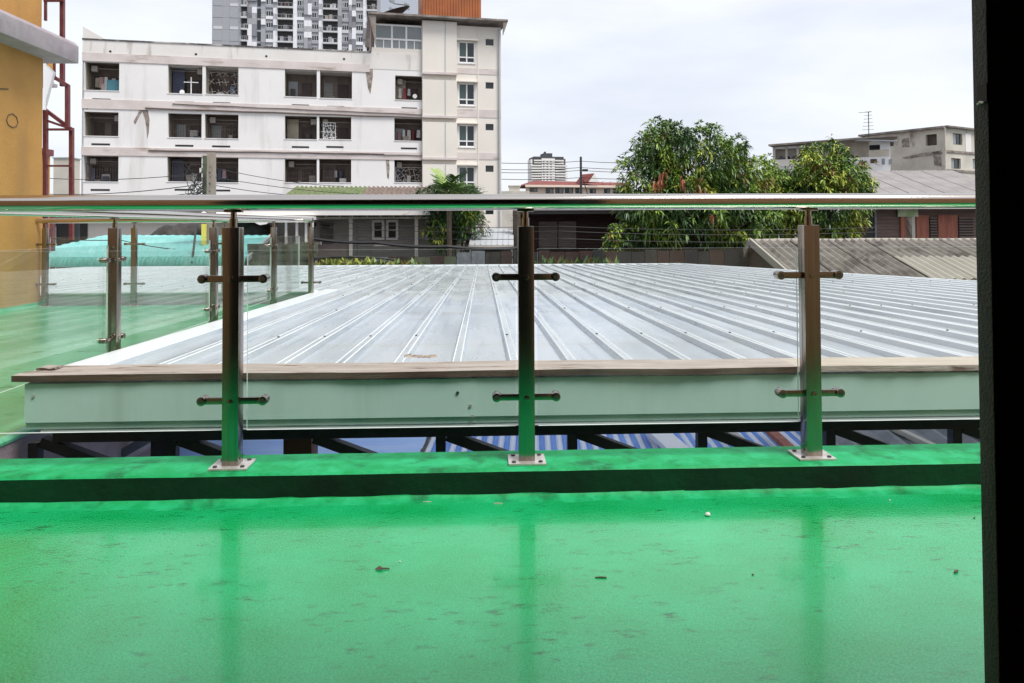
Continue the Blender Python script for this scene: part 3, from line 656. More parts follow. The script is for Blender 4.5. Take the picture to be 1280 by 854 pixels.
# rear wing, lower, with a brown cap
mb = MB(); pa = atD(50, 200, 14); pb = atD(66, 200, 14); mb.box(pa.x - 1, pb.x, 14, 14.25, GZ, atD(60, 196, 14).z); ob(mb, 'rear_wing', 'orange')
mb = MB(); mb.box(pa.x - 1, pb.x + 0.04, 13.95, 14.3, atD(60, 196, 14).z + .001, atD(60, 188, 14).z); ob(mb, 'rear_cap', 'maroon')
mb = MB(); pc = atD(56, 100, 11.5); pd = atD(73, 100, 11.5); mb.box(pc.x - 1, pd.x, 11.5, 11.65, atD(60, 107, 11.5).z, atD(60, 76, 11.5).z); ob(mb, 'rear_bay', 'orange')
mb = MB(); mb.box(pc.x - 1, pd.x + 0.03, 11.45, 11.7, atD(60, 111, 11.5).z, atD(60, 107, 11.5).z - .001); ob(mb, 'bay_slab', 'ledge')
fr = thing('steel_scaffold', 'maroon steel frame of posts and braces fixed beyond the orange building', 'frame', atD(57, 300, 10))
FO = -fr.location
def fm(q0, q1, w=0.035, D=10.0, n='frame_bar'):
    a = atD(*q0, D); b = atD(*q1, D); o = MB().bar(a, b, w).build(n, 'maroon', fr); o.location = FO
fm((57, 138), (57, 300), 0.05, 10.0, 'post'); fm((78, -40), (78, 108), 0.05, 10.03, 'post'); fm((57, -40), (57, 26), 0.03, 10.0, 'post')
fm((55, 1), (80, 1), 0.03); fm((60, 92), (84.5, 107), 0.045); fm((84.5, 106), (84.5, 161), 0.05, 10.02, 'post'); fm((56, 137), (88, 161), 0.045, 10.04); fm((59, 151), (88, 161), 0.03); fm((59, 162), (90, 162), 0.03)
fm((89.5, 160), (89.5, 300), 0.05, 10.05, 'post'); fm((59, 207.5), (89, 207.5), 0.025); fm((68, 62), (68, 100), .025)
wp_ = thing('white_sheet_panel', 'leaning white wedge shaped panel beside the orange wall under the ledge', 'panel', atD(55, 110, 9.6))
a, b, c_, d_ = atD(54, 78, 9.6), atD(67, 90, 9.9), atD(55, 137, 9.9), atD(54, 137, 9.6)
mb = MB(); mb.prism([a, b, c_, d_], (0, 0.05, 0.0)); o = mb.build('sheet', 'white_panel', wp_); o.location = -wp_.location

# ================================================================== WHITE APARTMENT BLOCK
F = Facade(101, 48.0, 627, 54.0)
ap = F.thing('apartment_block', 'four storey white apartment block with stained bands and dark open balconies', 'building')
rows = [[(106,78,149,113),(210,81,253,117),(257,83,298,118),(356,85,396,121),(400,87,440,123),(494,95,530,125)],
        [(105,140,148,170),(210,142,252,172),(256,143,298,173),(356,145,396,174),(399,146,439,174),(493,148,530,176)],
        [(104,195,148,227),(209,196,252,227),(256,197,298,228),(356,199,396,228),(399,199,439,228),(493,200,530,228)],
        [(103,252,148,282),(209,252,252,282),(256,252,298,282),(356,252,396,282),(399,252,439,282),(493,252,530,282)]]
open_ = [F.rect(*q) for r in rows for q in r]
ztop = F.hit(300, 57.5)[1]; zbase_par = F.hit(300, 80)[1]
sR = F.hit(527.5, 150)[0]; s1 = F.hit(570.5, 150)[0]; s2 = F.hit(597.5, 150)[0]; sE = F.len
zT = F.hit(560, 27)[1]
sP = F.hit(464, 50)[0]
mb = holed_wall(MB(), 0, sR, 0, ztop - 1.2, open_, 0.0, 0.25); mb.build('wall', 'white_wall', ap, fix=False)
mb = MB(); mb.box(0.0, sR, -0.02, 0.2, ztop - 1.2, ztop - 0.06); mb.build('parapet', 'parapet', ap)
mb = MB(); mb.box(-0.03, sP, -0.06, 0.26, ztop - 0.06, ztop + 0.03); mb.build('coping', 'coping', ap)
mb = MB(); mb.prism([(0, 0.0, ztop + 0.02), (F.hit(132, 50)[0], 0.0, ztop + 0.02), (0, 0.0, F.hit(101, 33)[1])], (0, 0.3, 0)); mb.build('end_gable', 'parapet', ap)
mb = MB(); mb.box(0, 0.12, 0.0, 11, 0, ztop - .07); mb.box(0, sE, 11, 11.2, 0, ztop - .07); mb.box(sE - 0.15, sE - .001, 0.2, 11, 0, zT - .2); mb.box(0.12, sE - .15, 0.3, 11, ztop - 1.5, ztop - 1.3); mb.build('rear_wall', 'white_wall', ap)
# stained bands at the floors
for (ya, yb, x0_, x1_) in ((69, 79, 104, 462), (127, 138.5, 104, 527), (184.5, 194.5, 103, 527)):
    xm = (x0_ + x1_) / 2; 
    za = F.hit(300, (yb + (5 if ya < 100 else 2.5)))[1]; zb2 = F.hit(300, (ya + (5 if ya < 100 else 2.5)))[1]
    mb = MB(); mb.box(-0.015, F.hit(x1_, 130)[0], -0.05, 0.0, za, zb2); mb.build('floor_band', 'band', ap)
for (qa, qb, r_) in (((182, 135.2), (527, 150.5), .05), ((216, 130), (527, 147), .03), ((186, 188), (480, 196), .045), ((330, 190), (527, 198), .03)):
    s0, z0 = F.hit(*qa); s1_, z1 = F.hit(*qb); k_ = 9
    MB().tube([(s0 + (s1_ - s0) * i / k_, -.09, F.hit(qa[0] + (qb[0] - qa[0]) * i / k_, qa[1] + (qb[1] - qa[1]) * i / k_ - 3.0 * (i / k_) * 1.2 + (.5 if i % 2 else 0))[1]) for i in range(k_ + 1)], r_, 5).build('wall_pipe', 'shutter', ap)
# balconies in the openings
LC = ['cloth_red', 'cloth_white', 'cloth_blue', 'cloth_pink', 'tan_wall', 'cloth_white', 'dark']
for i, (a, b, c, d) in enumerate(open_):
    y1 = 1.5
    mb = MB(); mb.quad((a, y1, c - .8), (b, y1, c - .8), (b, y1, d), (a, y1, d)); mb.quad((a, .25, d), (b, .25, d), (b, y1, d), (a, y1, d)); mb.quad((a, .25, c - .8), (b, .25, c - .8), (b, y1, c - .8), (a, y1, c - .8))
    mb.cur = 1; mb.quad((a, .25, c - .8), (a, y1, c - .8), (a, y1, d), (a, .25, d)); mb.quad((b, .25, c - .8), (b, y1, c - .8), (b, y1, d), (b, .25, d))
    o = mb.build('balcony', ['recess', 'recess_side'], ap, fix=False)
    W = b - a; H = d - c
    dx = a + W * rnd.uniform(0.45, 0.6)
    MB().box(dx, dx + W * .32, y1 - .06, y1 - .01, c - .8, c + H * .62).build('door', 'door_brown', o)
    wx = a + W * rnd.uniform(0.06, 0.12)
    MB().box(wx, wx + W * .3, y1 - .06, y1 - .01, c + H * .1, c + H * .65).build('window', 'glass_grey' if rnd.random() < .4 else 'door_brown', o)
    if rnd.random() < .55:
        ax = a + W * rnd.choice((.1, .8)); m2 = MB(); m2.box(ax, ax + .35, .6, .95, d - .5, d - .12); m2.build('air_conditioner', 'grille', o)
    if i in (0, 5, 11, 12, 14, 16, 18):
        for k in range(rnd.randint(2, 5)):
            lx = a + W * (.15 + .16 * k); lw = rnd.uniform(.15, .26); lh = rnd.uniform(.45, .85); ly = rnd.uniform(.6, 1.1)
            m2 = MB(); m2.add([(lx, ly, c + H * .55), (lx + lw, ly + .03, c + H * .55), (lx + lw * 1.1, ly + .05, c + H * .55 - lh), (lx + lw * .5, ly, c + H * .55 - lh * 1.05), (lx - .03, ly + .04, c + H * .55 - lh)], [(0, 1, 2, 3, 4)])
            m2.build('laundry', rnd.choice(LC), o, fix=False)
    if i in (2, 4, 7, 8, 10, 12, 13, 15, 16, 17):
        m2 = MB(); g0, g1 = (a + .1, b - .1) if i in (2, 17) else (a + W * .12, a + W * (.9 if i == 13 else .5)); gz0, gz1 = c - .1, c + H * (.75 if i != 17 else .68)
        if i == 2: gz1 = d - .15
        if i in (7, 8, 12, 15): g0, g1, gz1 = a + .1, b - .1, c + H * rnd.uniform(.5, .9)
        if i in (10, 17, 2):
            ng = 5 if i == 17 else 4
            for u_ in range(ng):
                for v_ in range(3):
                    cx_ = g0 + (g1 - g0) * (u_ + .5 + rnd.uniform(-.15, .15)) / ng; cz_ = gz0 + (gz1 - gz0) * (v_ + .5 + rnd.uniform(-.12, .12)) / 3; an = rnd.uniform(0, 2)
                    for w_ in range(4):
                        t_ = an + w_ * 1.57; m2.bar((cx_, .32, cz_), (cx_ + .24 * math.cos(t_), .32, cz_ + .24 * math.sin(t_)), .022, .022)
        else:
            for u_ in range(1, 12): m2.box(g0 + (g1 - g0) * u_ / 12 - .009, g0 + (g1 - g0) * u_ / 12 + .009, .31, .33, gz0, gz1)
            for v_ in range(1, 3): m2.box(g0, g1, .312, .328, gz0 + (gz1 - gz0) * v_ / 3 - .009, gz0 + (gz1 - gz0) * v_ / 3 + .009)
        for t0, t1 in (((g0, gz0), (g1, gz0)), ((g0, gz1), (g1, gz1)), ((g0, gz0), (g0, gz1)), ((g1, gz0), (g1, gz1))): m2.bar((t0[0], .32, t0[1]), (t1[0], .32, t1[1]), .03, .03)
        m2.build('grille', 'white_metal' if i == 10 else ('grille' if i in (2, 17) else 'door_brown'), o)
    if i == 1:
        m2 = MB(); m2.box(a + W * .62, a + W * .65, .4, .43, c, c + H * .62); m2.box(a + W * .42, a + W * .85, .4, .43, c + H * .42, c + H * .45); m2.build('drying_pole', 'white_metal', o)
        m2 = MB(); m2.tube([(a + W * .37, .4, c + .16), (a + W * .37, .43, c + .16)], .16, 14); m2.build('dish', 'white_metal', o)
    if i == 5:
        m2 = MB(); m2.tube([(a + W * .7, .4, c + .35), (a + W * .7, .43, c + .35)], .17, 7); m2.build('star_ornament', 'white_metal', o)
    if i == 0:
        m2 = MB(); m2.box(a + W * .58, b - .05, .4, .43, c, c + H * .42); m2.build('blue_screen', 'cloth_teal', o)
    for k in range(rnd.randint(2, 4)):
        bx = a + W * rnd.uniform(.05, .8); bw = rnd.uniform(.2, .5); by = rnd.uniform(.7, 1.1)
        MB().box(bx, min(bx + bw, b - .02), by, by + .25, c - .8, c + rnd.uniform(-.1, H * .4)).build('clutter', rnd.choice(('grille', 'cloth_blue', 'tan_wall', 'door_brown', 'cloth_white', 'dark', 'cyan_blue')), o)
    if i % 4 == 1: MB().box(a + .08, a + W * rnd.uniform(.25, .4), 1.0, 1.05, c - .5, d - .1).build('curtain', rnd.choice(('tan_wall', 'cloth_pink', 'cloth_blue')), o)
    MB().bar((a + .05, .7, d - .3), (b - .05, .7, d - .3), .025).build('clothes_line', 'grille', o)
    # slot under the sill
    m2 = MB(); zc = c - (.60 if i < 6 else .55)
    m2.box(a + W * .22, a + W * .76, -.012, .0, zc - .06, zc + .06); m2.build('drain_slot', 'dark', ap)
    m2 = MB(); m2.box(a - .04, b + .04, -.035, .06, c - .05, c - .002); m2.build('sill', 'white_wall', ap)
for (qx, qy) in ((138, 64.5), (245, 68), (333, 70.5), (430, 74)):
    s, z = F.hit(qx, qy); MB().tube([(s, -.03, z), (s, -.015, z)], .08, 10).build('drain_hole', 'dark', ap)
# stain scars where plaster fell
def scar(pts, name='plaster_scar', mat='stain_mark'):
    mb = MB(); q = [F.hit(*p) for p in pts]; mb.prism([(s, -.012, z) for s, z in q], (0, .010, 0)); mb.build(name, mat, ap)
scar([(176,134),(184,133),(187,150),(186,166),(184,174),(183,160),(181,148)]); scar([(176,134),(179,138),(173,148),(169,156),(167,152),(172,143)])
scar([(455,80),(466,80),(466,96),(463,118),(460,110),(458,96)]); scar([(482,195),(486,195),(487,210),(486,224),(484,222)])
scar([(470,74),(482,72),(484,82),(478,86),(471,84)]); scar([(104,127),(112,127),(110,137),(106,136)])
# stair tower at the right end
tw = [(573,52,594,79),(573,104,594,132),(573,156,594,184),(573,208,594,235)]
vt = [(607,49,617,57),(607,103,617,111),(607,155,617,163),(607,207,617,215),(607,260,617,268)]
tr = [F.rect(*q) for q in tw]; vr = [F.rect(*q) for q in vt]
mb = holed_wall(MB(), sR + .001, sE, 0, zT - .25, tr + vr, 0.0, 0.18); mb.build('stair_wall', 'cream_wall', ap, fix=False)
MB().box(sR, sR + .1, .0, 3, ztop - 1.2, zT - .25).build('stair_side', 'cream_wall', ap)
for j, (za, zb2) in enumerate(((93.5, 28), (147.5, 101), (199.5, 153.5), (283, 206))):
    c = F.hit(548, za)[1]; d = F.hit(548, zb2)[1]
    MB().box(sR + .01, s1, -.32, -.002, c + .12, d).build('stair_bay', 'cream_wall', ap)
    MB().box(sR - .02, s1 + .03, -.38, -.003, c - .04, c + .118).build('bay_ledge', 'band', ap)
    MB().box(F.hit(556, 150)[0] - .03, F.hit(556, 150)[0] + .03, -.345, -.321, c + .14, d - .02).build('pipe', 'pipe_grey', ap)
for (za, zb2) in ((93, 86), (147, 137), (199.5, 191)):
    c = F.hit(600, za)[1]; d = F.hit(600, zb2)[1]
    MB().box(s1 + .04, sE - .02, -.03, -.002, c, d).build('floor_band', 'band', ap)
for (a, b, c, d) in tr:
    m2 = MB(); t = .09
    m2.box(a, b, .05, .13, c, c + t); m2.box(a, b, .05, .13, d - t, d); m2.box(a, a + t, .05, .13, c, d); m2.box(b - t, b, .05, .13, c, d)
    xm = (a + b) / 2; m2.box(xm - .045, xm + .045, .045, .13, c, d); zm = c + (d - c) * .27; m2.box(a, b, .04, .13, zm - .045, zm + .045)
    w_ = m2.build('window', 'white_metal', ap)
    for (p, q, r_, s_, mt) in ((a + t, xm - .05, zm + .05, d - t, 'glass_green'), (xm + .05, b - t, zm + .05, d - t, 'glass_dark'), (a + t, xm - .05, c + t, zm - .05, 'glass_dark'), (xm + .05, b - t, c + t, zm - .05, 'glass_dark')):
        MB().box(p, q, .09, .10, r_, s_).build('pane', mt, w_)
    MB().box(a - .25, b + .2, -.28, .0, d + .04, d + .12).build('window_hood', 'cream_wall', ap)
    MB().box(a - .04, b + .04, -.05, .04, c - .07, c - .002).build('sill', 'white_wall', ap)
for (a, b, c, d) in vr:
    o = MB().box(a, b, .10, .12, c, d).build('vent', 'glass_dark', ap)
MB().box(s1 - .05, s1 + .02, -.04, -.002, 0, zT - .3).build('corner_rib', 'cream_wall', ap); MB().box(s2 - .04, s2 + .04, -.05, -.002, 0, zT - .3).build('corner_rib', 'cream_wall', ap)
xp = F.hit(624, 150)[0]; MB().tube([(xp, -.12, 0), (xp, -.12, zT - .4)], .07, 8).build('drain_pipe', 'pipe_grey', ap)
# glazed penthouse
pa = F.hit(468, 50)[0]; zpt = F.hit(500, 31)[1]
MB().box(sP + .05, sR - .02, .02, 3, ztop - .3, ztop + .35).build('penthouse_wall', 'cream_wall', ap)
MB().box(sP, sR - .02, .25, 6, ztop + .35, zpt + .1).build('penthouse_core', 'recess', ap)
pw = MB(); wz0 = F.hit(500, 69)[1]; wz1 = F.hit(500, 32)[1]; wzm = F.hit(500, 49.5)[1]
cols = [F.hit(x, 50)[0] for x in (469, 490, 508, 528)]
for x in cols: pw.box(x - .06, x + .06, .03, .14, wz0, wz1)
for z in (wz0, wzm, wz1): pw.box(cols[0], cols[-1], .025, .14, z - .06, z + .06)
w_ = pw.build('penthouse_window', 'white_metal', ap)
for i in range(3):
    MB().box(cols[i] + .06, cols[i+1] - .06, .08, .09, wzm + .06, wz1 - .06).build('pane', 'glass_grey', w_)
    xm = (cols[i] + cols[i+1]) / 2
    MB().box(cols[i] + .06, xm - .03, .08, .09, wz0 + .06, wzm - .06).build('pane', 'glass_grey', w_); MB().box(xm + .03, cols[i+1] - .06, .08, .09, wz0 + .06, wzm - .06).build('pane', 'glass_grey', w_)
    MB().box(xm - .03, xm + .03, .05, .12, wz0 + .06, wzm - .06).build('mullion', 'white_metal', w_)
# roof slab with overhang
mb = MB(); mb.prism([(sP - .25, -.9, zT), (sE + .35, -.9, zT), (sE + .35, 9, zT), (sP - .25, 9, zT)], (0, 0, .14)); mb.build('roof_slab', 'slab_edge', ap)
mb = MB(); mb.prism([(sE + .0, -.85, zT - .005), (sE + .34, -.85, zT - .005), (sE + .0, -.85, zT - 1.0)], (0, .2, 0)); mb.prism([(sP - .22, -.8, zT - .005), (sP + .3, -.8, zT - .005), (sP + .3, -.8, zT - 2.2)], (0, .12, 0)); mb.build('roof_bracket', 'slab_edge', ap)
a = F.hit(529, 20)[0]; b = F.hit(602, 20)[0]; c = zT + .35; d = c + 3.2
MB().box(a - .05, b + .05, .5, 4, zT + .142, c - .01).build('screen_base', 'white_wall', ap)
mb = MB(); ribbed(mb, (a, .45, c), (b - a, 0, 0), (0, 0, d - c), 0, .1, .05, .2); ribbed(mb, (b, .45, c), (0, 3.5, 0), (0, 0, d - c), 0, .1, .05, .2); mb.quad((a, 3.95, c), (b, 3.95, c), (b, 3.95, d), (a, 3.95, d)); mb.quad((a, .45, c), (a, 3.95, c), (a, 3.95, d), (a, .45, d))
mb.build('roof_screen', 'rust_sheet', ap, fix=False)
# satellite dish lying nearly edge on above the roof
p = atD(488, 17, 56); sd_ = thing('satellite_dish', 'dark tilted satellite dish on the apartment roof beside the rust screen', 'satellite dish', (p.x, p.y, F.o.z + zT + .14))
mb = MB(); n = 20; o_ = len(mb.v)
rim = []; inner = []
for k in range(3):
    rr = (1.35, .75, .05)[k]; dz = (0.0, -.28, -.40)[k]
    for j in range(n):
        t = 2 * math.pi * j / n; mb.v.append((rr * math.cos(t), rr * math.sin(t) * .9, dz))
for k in range(2):
    for j in range(n): mb.f.append((k * n + j, k * n + (j + 1) % n, (k + 1) * n + (j + 1) % n, (k + 1) * n + j)); mb.mi.append(0)
o = mb.build('reflector', 'tarp', sd_, fix=False, smooth=True); o.location = (0.2, 0, p.z - sd_.location.z + .15); o.rotation_euler = (R(9), R(-18), 0)
MB().tube([(0, 0, 0), (0, 0, p.z - sd_.location.z)], .06, 8).build('mast', 'tarp', sd_)
MB().bar((1.3, -.1, p.z - sd_.location.z + .6), (0.3, 0, p.z - sd_.location.z + .75), .05).build('arm', 'tarp', sd_)

# ================================================================== GREY PATCHWORK TOWER
T = Facade(265, 190.0, 475, 196.0)
tt = T.thing('residential_tower', 'tall residential tower with patchwork grey and white cladding behind the white block', 'building')
zq = lambda y: T.hit(370, y)[1]
FLH = zq(20) - zq(34.4)
X = lambda zx: T.hit(260 + zx / 4.57, 30)[0]
zt_ = zq(-60)
xR = X(985)
MB().box(0, xR, 0.35, 18, 0, zt_).build('core', 'tw_grey', tt)
MB().add([(xR + .002, .35, 0), (xR + (X(1205) - X(985)), 14, 0), (xR + (X(1205) - X(985)), 18.5, 0), (xR + .002, 18.5, 0), (xR + .002, .35, zt_), (xR + (X(1205) - X(985)), 14, zt_), (xR + (X(1205) - X(985)), 18.5, zt_), (xR + .002, 18.5, zt_)], [(0, 1, 5, 4), (1, 2, 6, 5), (2, 3, 7, 6), (4, 5, 6, 7)]).build('side_wing', 'tw_blue', tt)
z15 = zq(3.5)
cladx = [(22, 80, 'g'), (80, 122, 'g'), (122, 175, 'g'), (175, 188, 'g'), (224, 250, 'x'), (250, 278, 'y'), (302, 328, 'x'), (372, 397, 'x'), (486, 508, 'x'), (548, 570, 'x'), (570, 592, 'y'), (632, 656, 'x'), (741, 764, 'x'), (804, 822, 'y'), (822, 845, 'x'), (886, 906, 'x')]
wins = [(30, 80), (125, 172), (330, 372), (508, 548), (592, 632), (765, 803), (845, 885)]
bals = [(190, 222), (398, 485), (657, 740), (908, 965)]
slots = [(280, 300)]
mesh_cache = {}
for fl in range(-2, 6):
    zc = z15 - fl * FLH          # window centre of this floor
    z0, z1 = zc - FLH * .5, zc + FLH * .5
    for (a, b, kd) in cladx:
        mt = 'tw_grey' if kd == 'g' else rnd.choice(('tw_white', 'tw_white', 'tw_dark', 'tw_grey', 'tw_white') if kd == 'x' else ('tw_white', 'tw_dark', 'tw_grey'))
        o_ = rnd.choice((0, .5)) * FLH if kd != 'g' else 0
        MB().box(X(a) + .01, X(b) - .01, 0.0 if kd != 'g' else .15, .34, z0 + o_ + .02, z1 + o_ - .02).build('cladding_panel', mt, tt)
    for (a, b) in wins:
        W = X(b) - X(a); h = FLH * .46
        MB().box(X(a) - .02, X(b) + .02, .1, .345, zc - FLH * .49, zc - h / 2 - .02).build('spandrel', rnd.choice(('tw_pale', 'tw_grey', 'tw_white', 'tw_dark') if a > 200 else ('tw_pale', 'tw_grey')), tt)
        fr_ = MB(); xa, xb_ = X(a), X(b)
        fr_.box(xa, xb_, .2, .34, zc + h / 2 - .1, zc + h / 2); fr_.box(xa, xb_, .2, .34, zc - h / 2, zc - h / 2 + .1)
        for q in (0, .33, .67, 1): fr_.box(xa + (W - .1) * q, xa + (W - .1) * q + .1, .2, .34, zc - h / 2, zc + h / 2)
        w_ = fr_.build('window', 'tw_pale', tt)
        for q in range(3): MB().box(xa + .1 + W * .33 * q, xa + W * .33 * (q + 1) - .02, .26, .33, zc - h / 2 + .1, zc + h / 2 - .1).build('pane', rnd.choice(('glass_dark', 'glass_dark', 'glass_grey')), w_)
    for (a, b) in bals:
        xa, xb_ = X(a), X(b)
        o = MB().box(xa, xb_, .30, .348, z0 + .4, z1 - .05).build('balcony', 'dark', tt)
        MB().box(xa - .05, xb_ + .05, -.5, .34, z0 - .05, z0 + .38).build('slab', 'tw_pale', o)
        m2 = MB(); k = max(3, int((xb_ - xa) / .9))
        for q in range(k + 1): m2.box(xa + (xb_ - xa - .08) * q / k, xa + (xb_ - xa - .08) * q / k + .08, -.45, -.4, z0 + .38, z0 + 1.3)
        m2.box(xa, xb_, -.46, -.39, z0 + 1.3, z0 + 1.38); m2.build('balustrade', 'tw_grey', o)
        for q in range(2):
            x_ = xa + (xb_ - xa) * rnd.uniform(.1, .75); MB().box(x_, x_ + .9, .0, .29, z0 + .4, z0 + rnd.uniform(1.4, 2.0)).build('clutter', rnd.choice(('tw_grey', 'door_brown', 'tw_pale', 'grille')), o)
    for (a, b) in slots: MB().box(X(a), X(b), .28, .345, z0 + .3, z1 - .3).build('stair_window', 'glass_dark', tt)
    # windows on the receding wing
    dirv = Vector((X(1205) - X(985), 13.65, 0)); wl = dirv.length; dirv.normalize(); nn = Vector((dirv.y, -dirv.x, 0))
    for q in (.22, .62):
        p0 = Vector((xR, .35, zc)) + dirv * (wl * q) + nn * .02
        MB().prism([p0 + Vector((0, 0, -.7)), p0 + dirv * 2.2 + Vector((0, 0, -.7)), p0 + dirv * 2.2 + Vector((0, 0, .8)), p0 + Vector((0, 0, .8))], nn * .08).build('wing_window', 'glass_grey', tt)

# ================================================================== FAR WHITE HIGH RISE
H_ = Facade(663, 420.0, 711, 424.0)
ht = H_.thing('highrise', 'far white high rise with stacked balconies and a dark stepped top', 'building')
xs = lambda p: H_.hit(p, 210)[0]; zs = lambda y: H_.hit(687, y)[1]
MB().box(xs(667), xs(708), 2, 12, 0, zs(198)).build('core', 'far_dark', ht)
MB().box(xs(664.5), xs(666.9), 2.3, 11, 0, zs(199)).build('side_wall', 'far_white', ht)
MB().box(xs(677.5), xs(694), .6, 2.1, 0, zs(198)).build('centre_bay', 'far_white', ht)
for k in range(16):
    z = zs(200 + 3.25 * k)
    l, r = (664.3, 709.5) if k > 1 else (668, 705)
    for (a, b) in ((l, 676.5), (694.5, r)): MB().box(xs(a), xs(b), .2, 2.2, z - .78, z + .1).build('balcony', 'far_white', ht)
    MB().box(xs(676.6), xs(694.4), .4, 2.2, z - .6, z + .05).build('floor_slab', 'far_white', ht)
    for a in (679, 683.5, 688): MB().box(xs(a), xs(a + 2), .5, .7, z - 1.2, z - .7).build('window', 'far_dark', ht)
MB().box(xs(668), xs(705.5), 1.5, 16, zs(198) + .01, zs(195.6)).build('cap', 'far_cap', ht)
MB().box(xs(681), xs(692), 3, 12, zs(195.6) + .01, zs(191)).build('plant_room', 'far_cap', ht)
MB().box(xs(682.5), xs(684), 3, 6, zs(191) + .01, zs(189)).build('mast', 'far_cap', ht)

# ================================================================== RED ROOFED BUILDING
G = Facade(655, 120.0, 790, 124.0)
rt = G.thing('red_roof_house', 'long cream house with dark red tiled hip roof and a small white dormer', 'house')
gs = lambda p: G.hit(p, 232)[0]; gz = lambda y: G.hit(720, y)[1]
wl_ = [G.rect(*q) for q in ((682,235,692,242),(694,233,704.5,242),(706,233,716.5,242),(719,235,728,242),(737,236,745,242),(755,236,763,242),(766,236,774,242),(662,235,672,240))]
mb = holed_wall(MB(), gs(657), gs(790), 0, gz(231.5), wl_, 0, .3); mb.build('wall', 'pink_cream', rt, fix=False)
for h in wl_:
    o = MB().box(h[0], h[1], .2, .25, h[2], h[3]).build('window', 'door_brown', rt)
    MB().box(h[0] + .1, (h[0] + h[1]) / 2 - .05, .15, .19, h[2] + .1, h[3] - .1).build('pane', 'glass_green', o); MB().box((h[0] + h[1]) / 2 + .05, h[1] - .1, .15, .19, h[2] + .1, h[3] - .1).build('pane', 'glass_grey', o)
e0, e1 = gs(655.5), gs(792); zr0, zr1 = gz(232), gz(224)
mb = MB(); mb.add([(e0, -1, zr0), (e1, -1, zr0 - .2), (e1, 5, zr1 - .2), (gs(676), 5, zr1), (e0, 11, zr0), (e1, 11, zr0)], [(0, 1, 2, 3), (0, 3, 4), (3, 2, 5, 4)]); mb.build('roof', 'red_tile', rt, fix=False)
MB().box(e0 - .1, e1, -1.08, -1.0, zr0 - .35, zr0 - .002).build('eave_board', 'pink_cream', rt)
mb = MB(); mb.prism([(gs(733), -1.4, gz(228)), (gs(745.5), -1.4, gz(228)), (gs(740), -1.4, gz(218))], (0, .3, 0)); mb.build('dormer_face', 'far_white', rt)
mb = MB(); mb.prism([(gs(731.5), -1.0, gz(228)), (gs(746.5), -1.0, gz(228)), (gs(740), -1.0, gz(217))], (-1.1, 3.0, 0)); mb.build('dormer_roof', 'red_tile', rt)
for q in (757, 767): MB().box(gs(q), gs(q + 3), 1.2, 1.9, gz(227.5), gz(226)).build('skylight', 'far_white', rt)
lh = Facade(625, 100, 662, 100); lo = lh.thing('low_house', 'small pale flat roofed house far off, left of the red roof', 'house')
MB().box(0, lh.len, 0, 6, 0, lh.hit(640, 239)[1]).build('wall', 'conc_grey', lo); MB().box(lh.hit(636, 235)[0], lh.hit(650, 235)[0], 1, 5, lh.hit(640, 239)[1] + .01, lh.hit(640, 232)[1]).build('roof_room', 'conc_grey', lo); MB().box(lh.hit(635, 235)[0], lh.hit(651, 235)[0], .8, 5.2, lh.hit(640, 232)[1] + .01, lh.hit(640, 231)[1]).build('roof_slab', 'far_white', lo)
lg = Facade(66, 40, 87, 40); go = lg.thing('grey_shed', 'pale grey block building seen between the maroon frame and the white block', 'building')
MB().box(0, lg.len, 0, 0.9, 0, lg.hit(85, 198)[1]).build('wall', 'conc_grey', go); MB().box(-.05, lg.len + .05, -.05, .95, lg.hit(85, 198)[1] + .002, lg.hit(85, 196.5)[1]).build('coping', 'flash_grey', go)

# ================================================================== GREY TILE-SHEET ROOF on the right
A0 = atD(940, 303, 21.0); zr_ = A0.z; lenr = 9.5
ux = R0.copy(); fwd = -FH.copy()
tl_ = thing('sheet_roof_shed', 'low shed with grey corrugated sheet roof and dark gable, right of the canopy', 'shed', (A0.x, A0.y, GZ))
TO = -tl_.location
def tb(mb, name, mat, **k):
    o = mb.build(name, mat, tl_, **k); o.location = TO; return o
drop = 0.26
S = fwd * 5.0 + Vector((0, 0, -5.0 * drop))
ncol, nrow = 9, 3
wsh = lenr / ncol
for i in range(ncol):
    for j in range(nrow):
        new = i in (3, 4) and j == 1
        v = S * (1.08 / nrow)
        p = A0 + ux * (i * wsh) + S * (j / nrow) + Vector((0, 0, 0.03 - 0.012 * j + 0.006 * (i % 2) + (.02 if new else 0)))
        mb = MB(); ribbed(mb, p, ux * (wsh * 1.04), v, 0, 0, 0.075, 0.21, 3, True)
        tb(mb, 'roof_sheet', 'fibro_new' if new else 'fibro', fix=False, smooth=True)
tb(MB().tube([A0 + ux * (lenr * i / 12) + Vector((0, 0, .03 + rnd.uniform(-.012, .012))) for i in range(13)], 0.07, 8), 'ridge_cap', 'fibro_new', smooth=True)
mb = MB(); ribbed(mb, A0 + Vector((0, 0, .02)), ux * lenr, -fwd * 3.0 + Vector((0, 0, -2.2)), 0, 0, .05, .177, 1, True); tb(mb, 'back_slope', 'fibro', fix=False)
pl = A0 + (-fwd) * 1.5 + Vector((0, 0, -1.05)); pr = A0 + S * 1.0
for q in (pl, pr): tb(MB().bar(A0 - ux * .06 + Vector((0, 0, .02)), q - ux * .06, .06, .20), 'barge_board', 'fibro_new')
mb = MB(); mb.add([A0 + Vector((0, 0, -.08)) + ux * .1, pl + ux * .1, pr + ux * .1], [(0, 1, 2)]); mb.add([pl + ux * .1, pr + ux * .1, Vector((pr.x, pr.y, GZ)) + ux * .1, Vector((pl.x, pl.y, GZ)) + ux * .1], [(0, 1, 2, 3)]); tb(mb, 'gable_wall', 'dark_wood', fix=False)
mb = MB(); mb.bar(pr + ux * .2 + Vector((0, 0, -1.5)), pr + ux * lenr + Vector((0, 0, -1.5)), .1, 3.0); tb(mb, 'front_wall', 'siding')

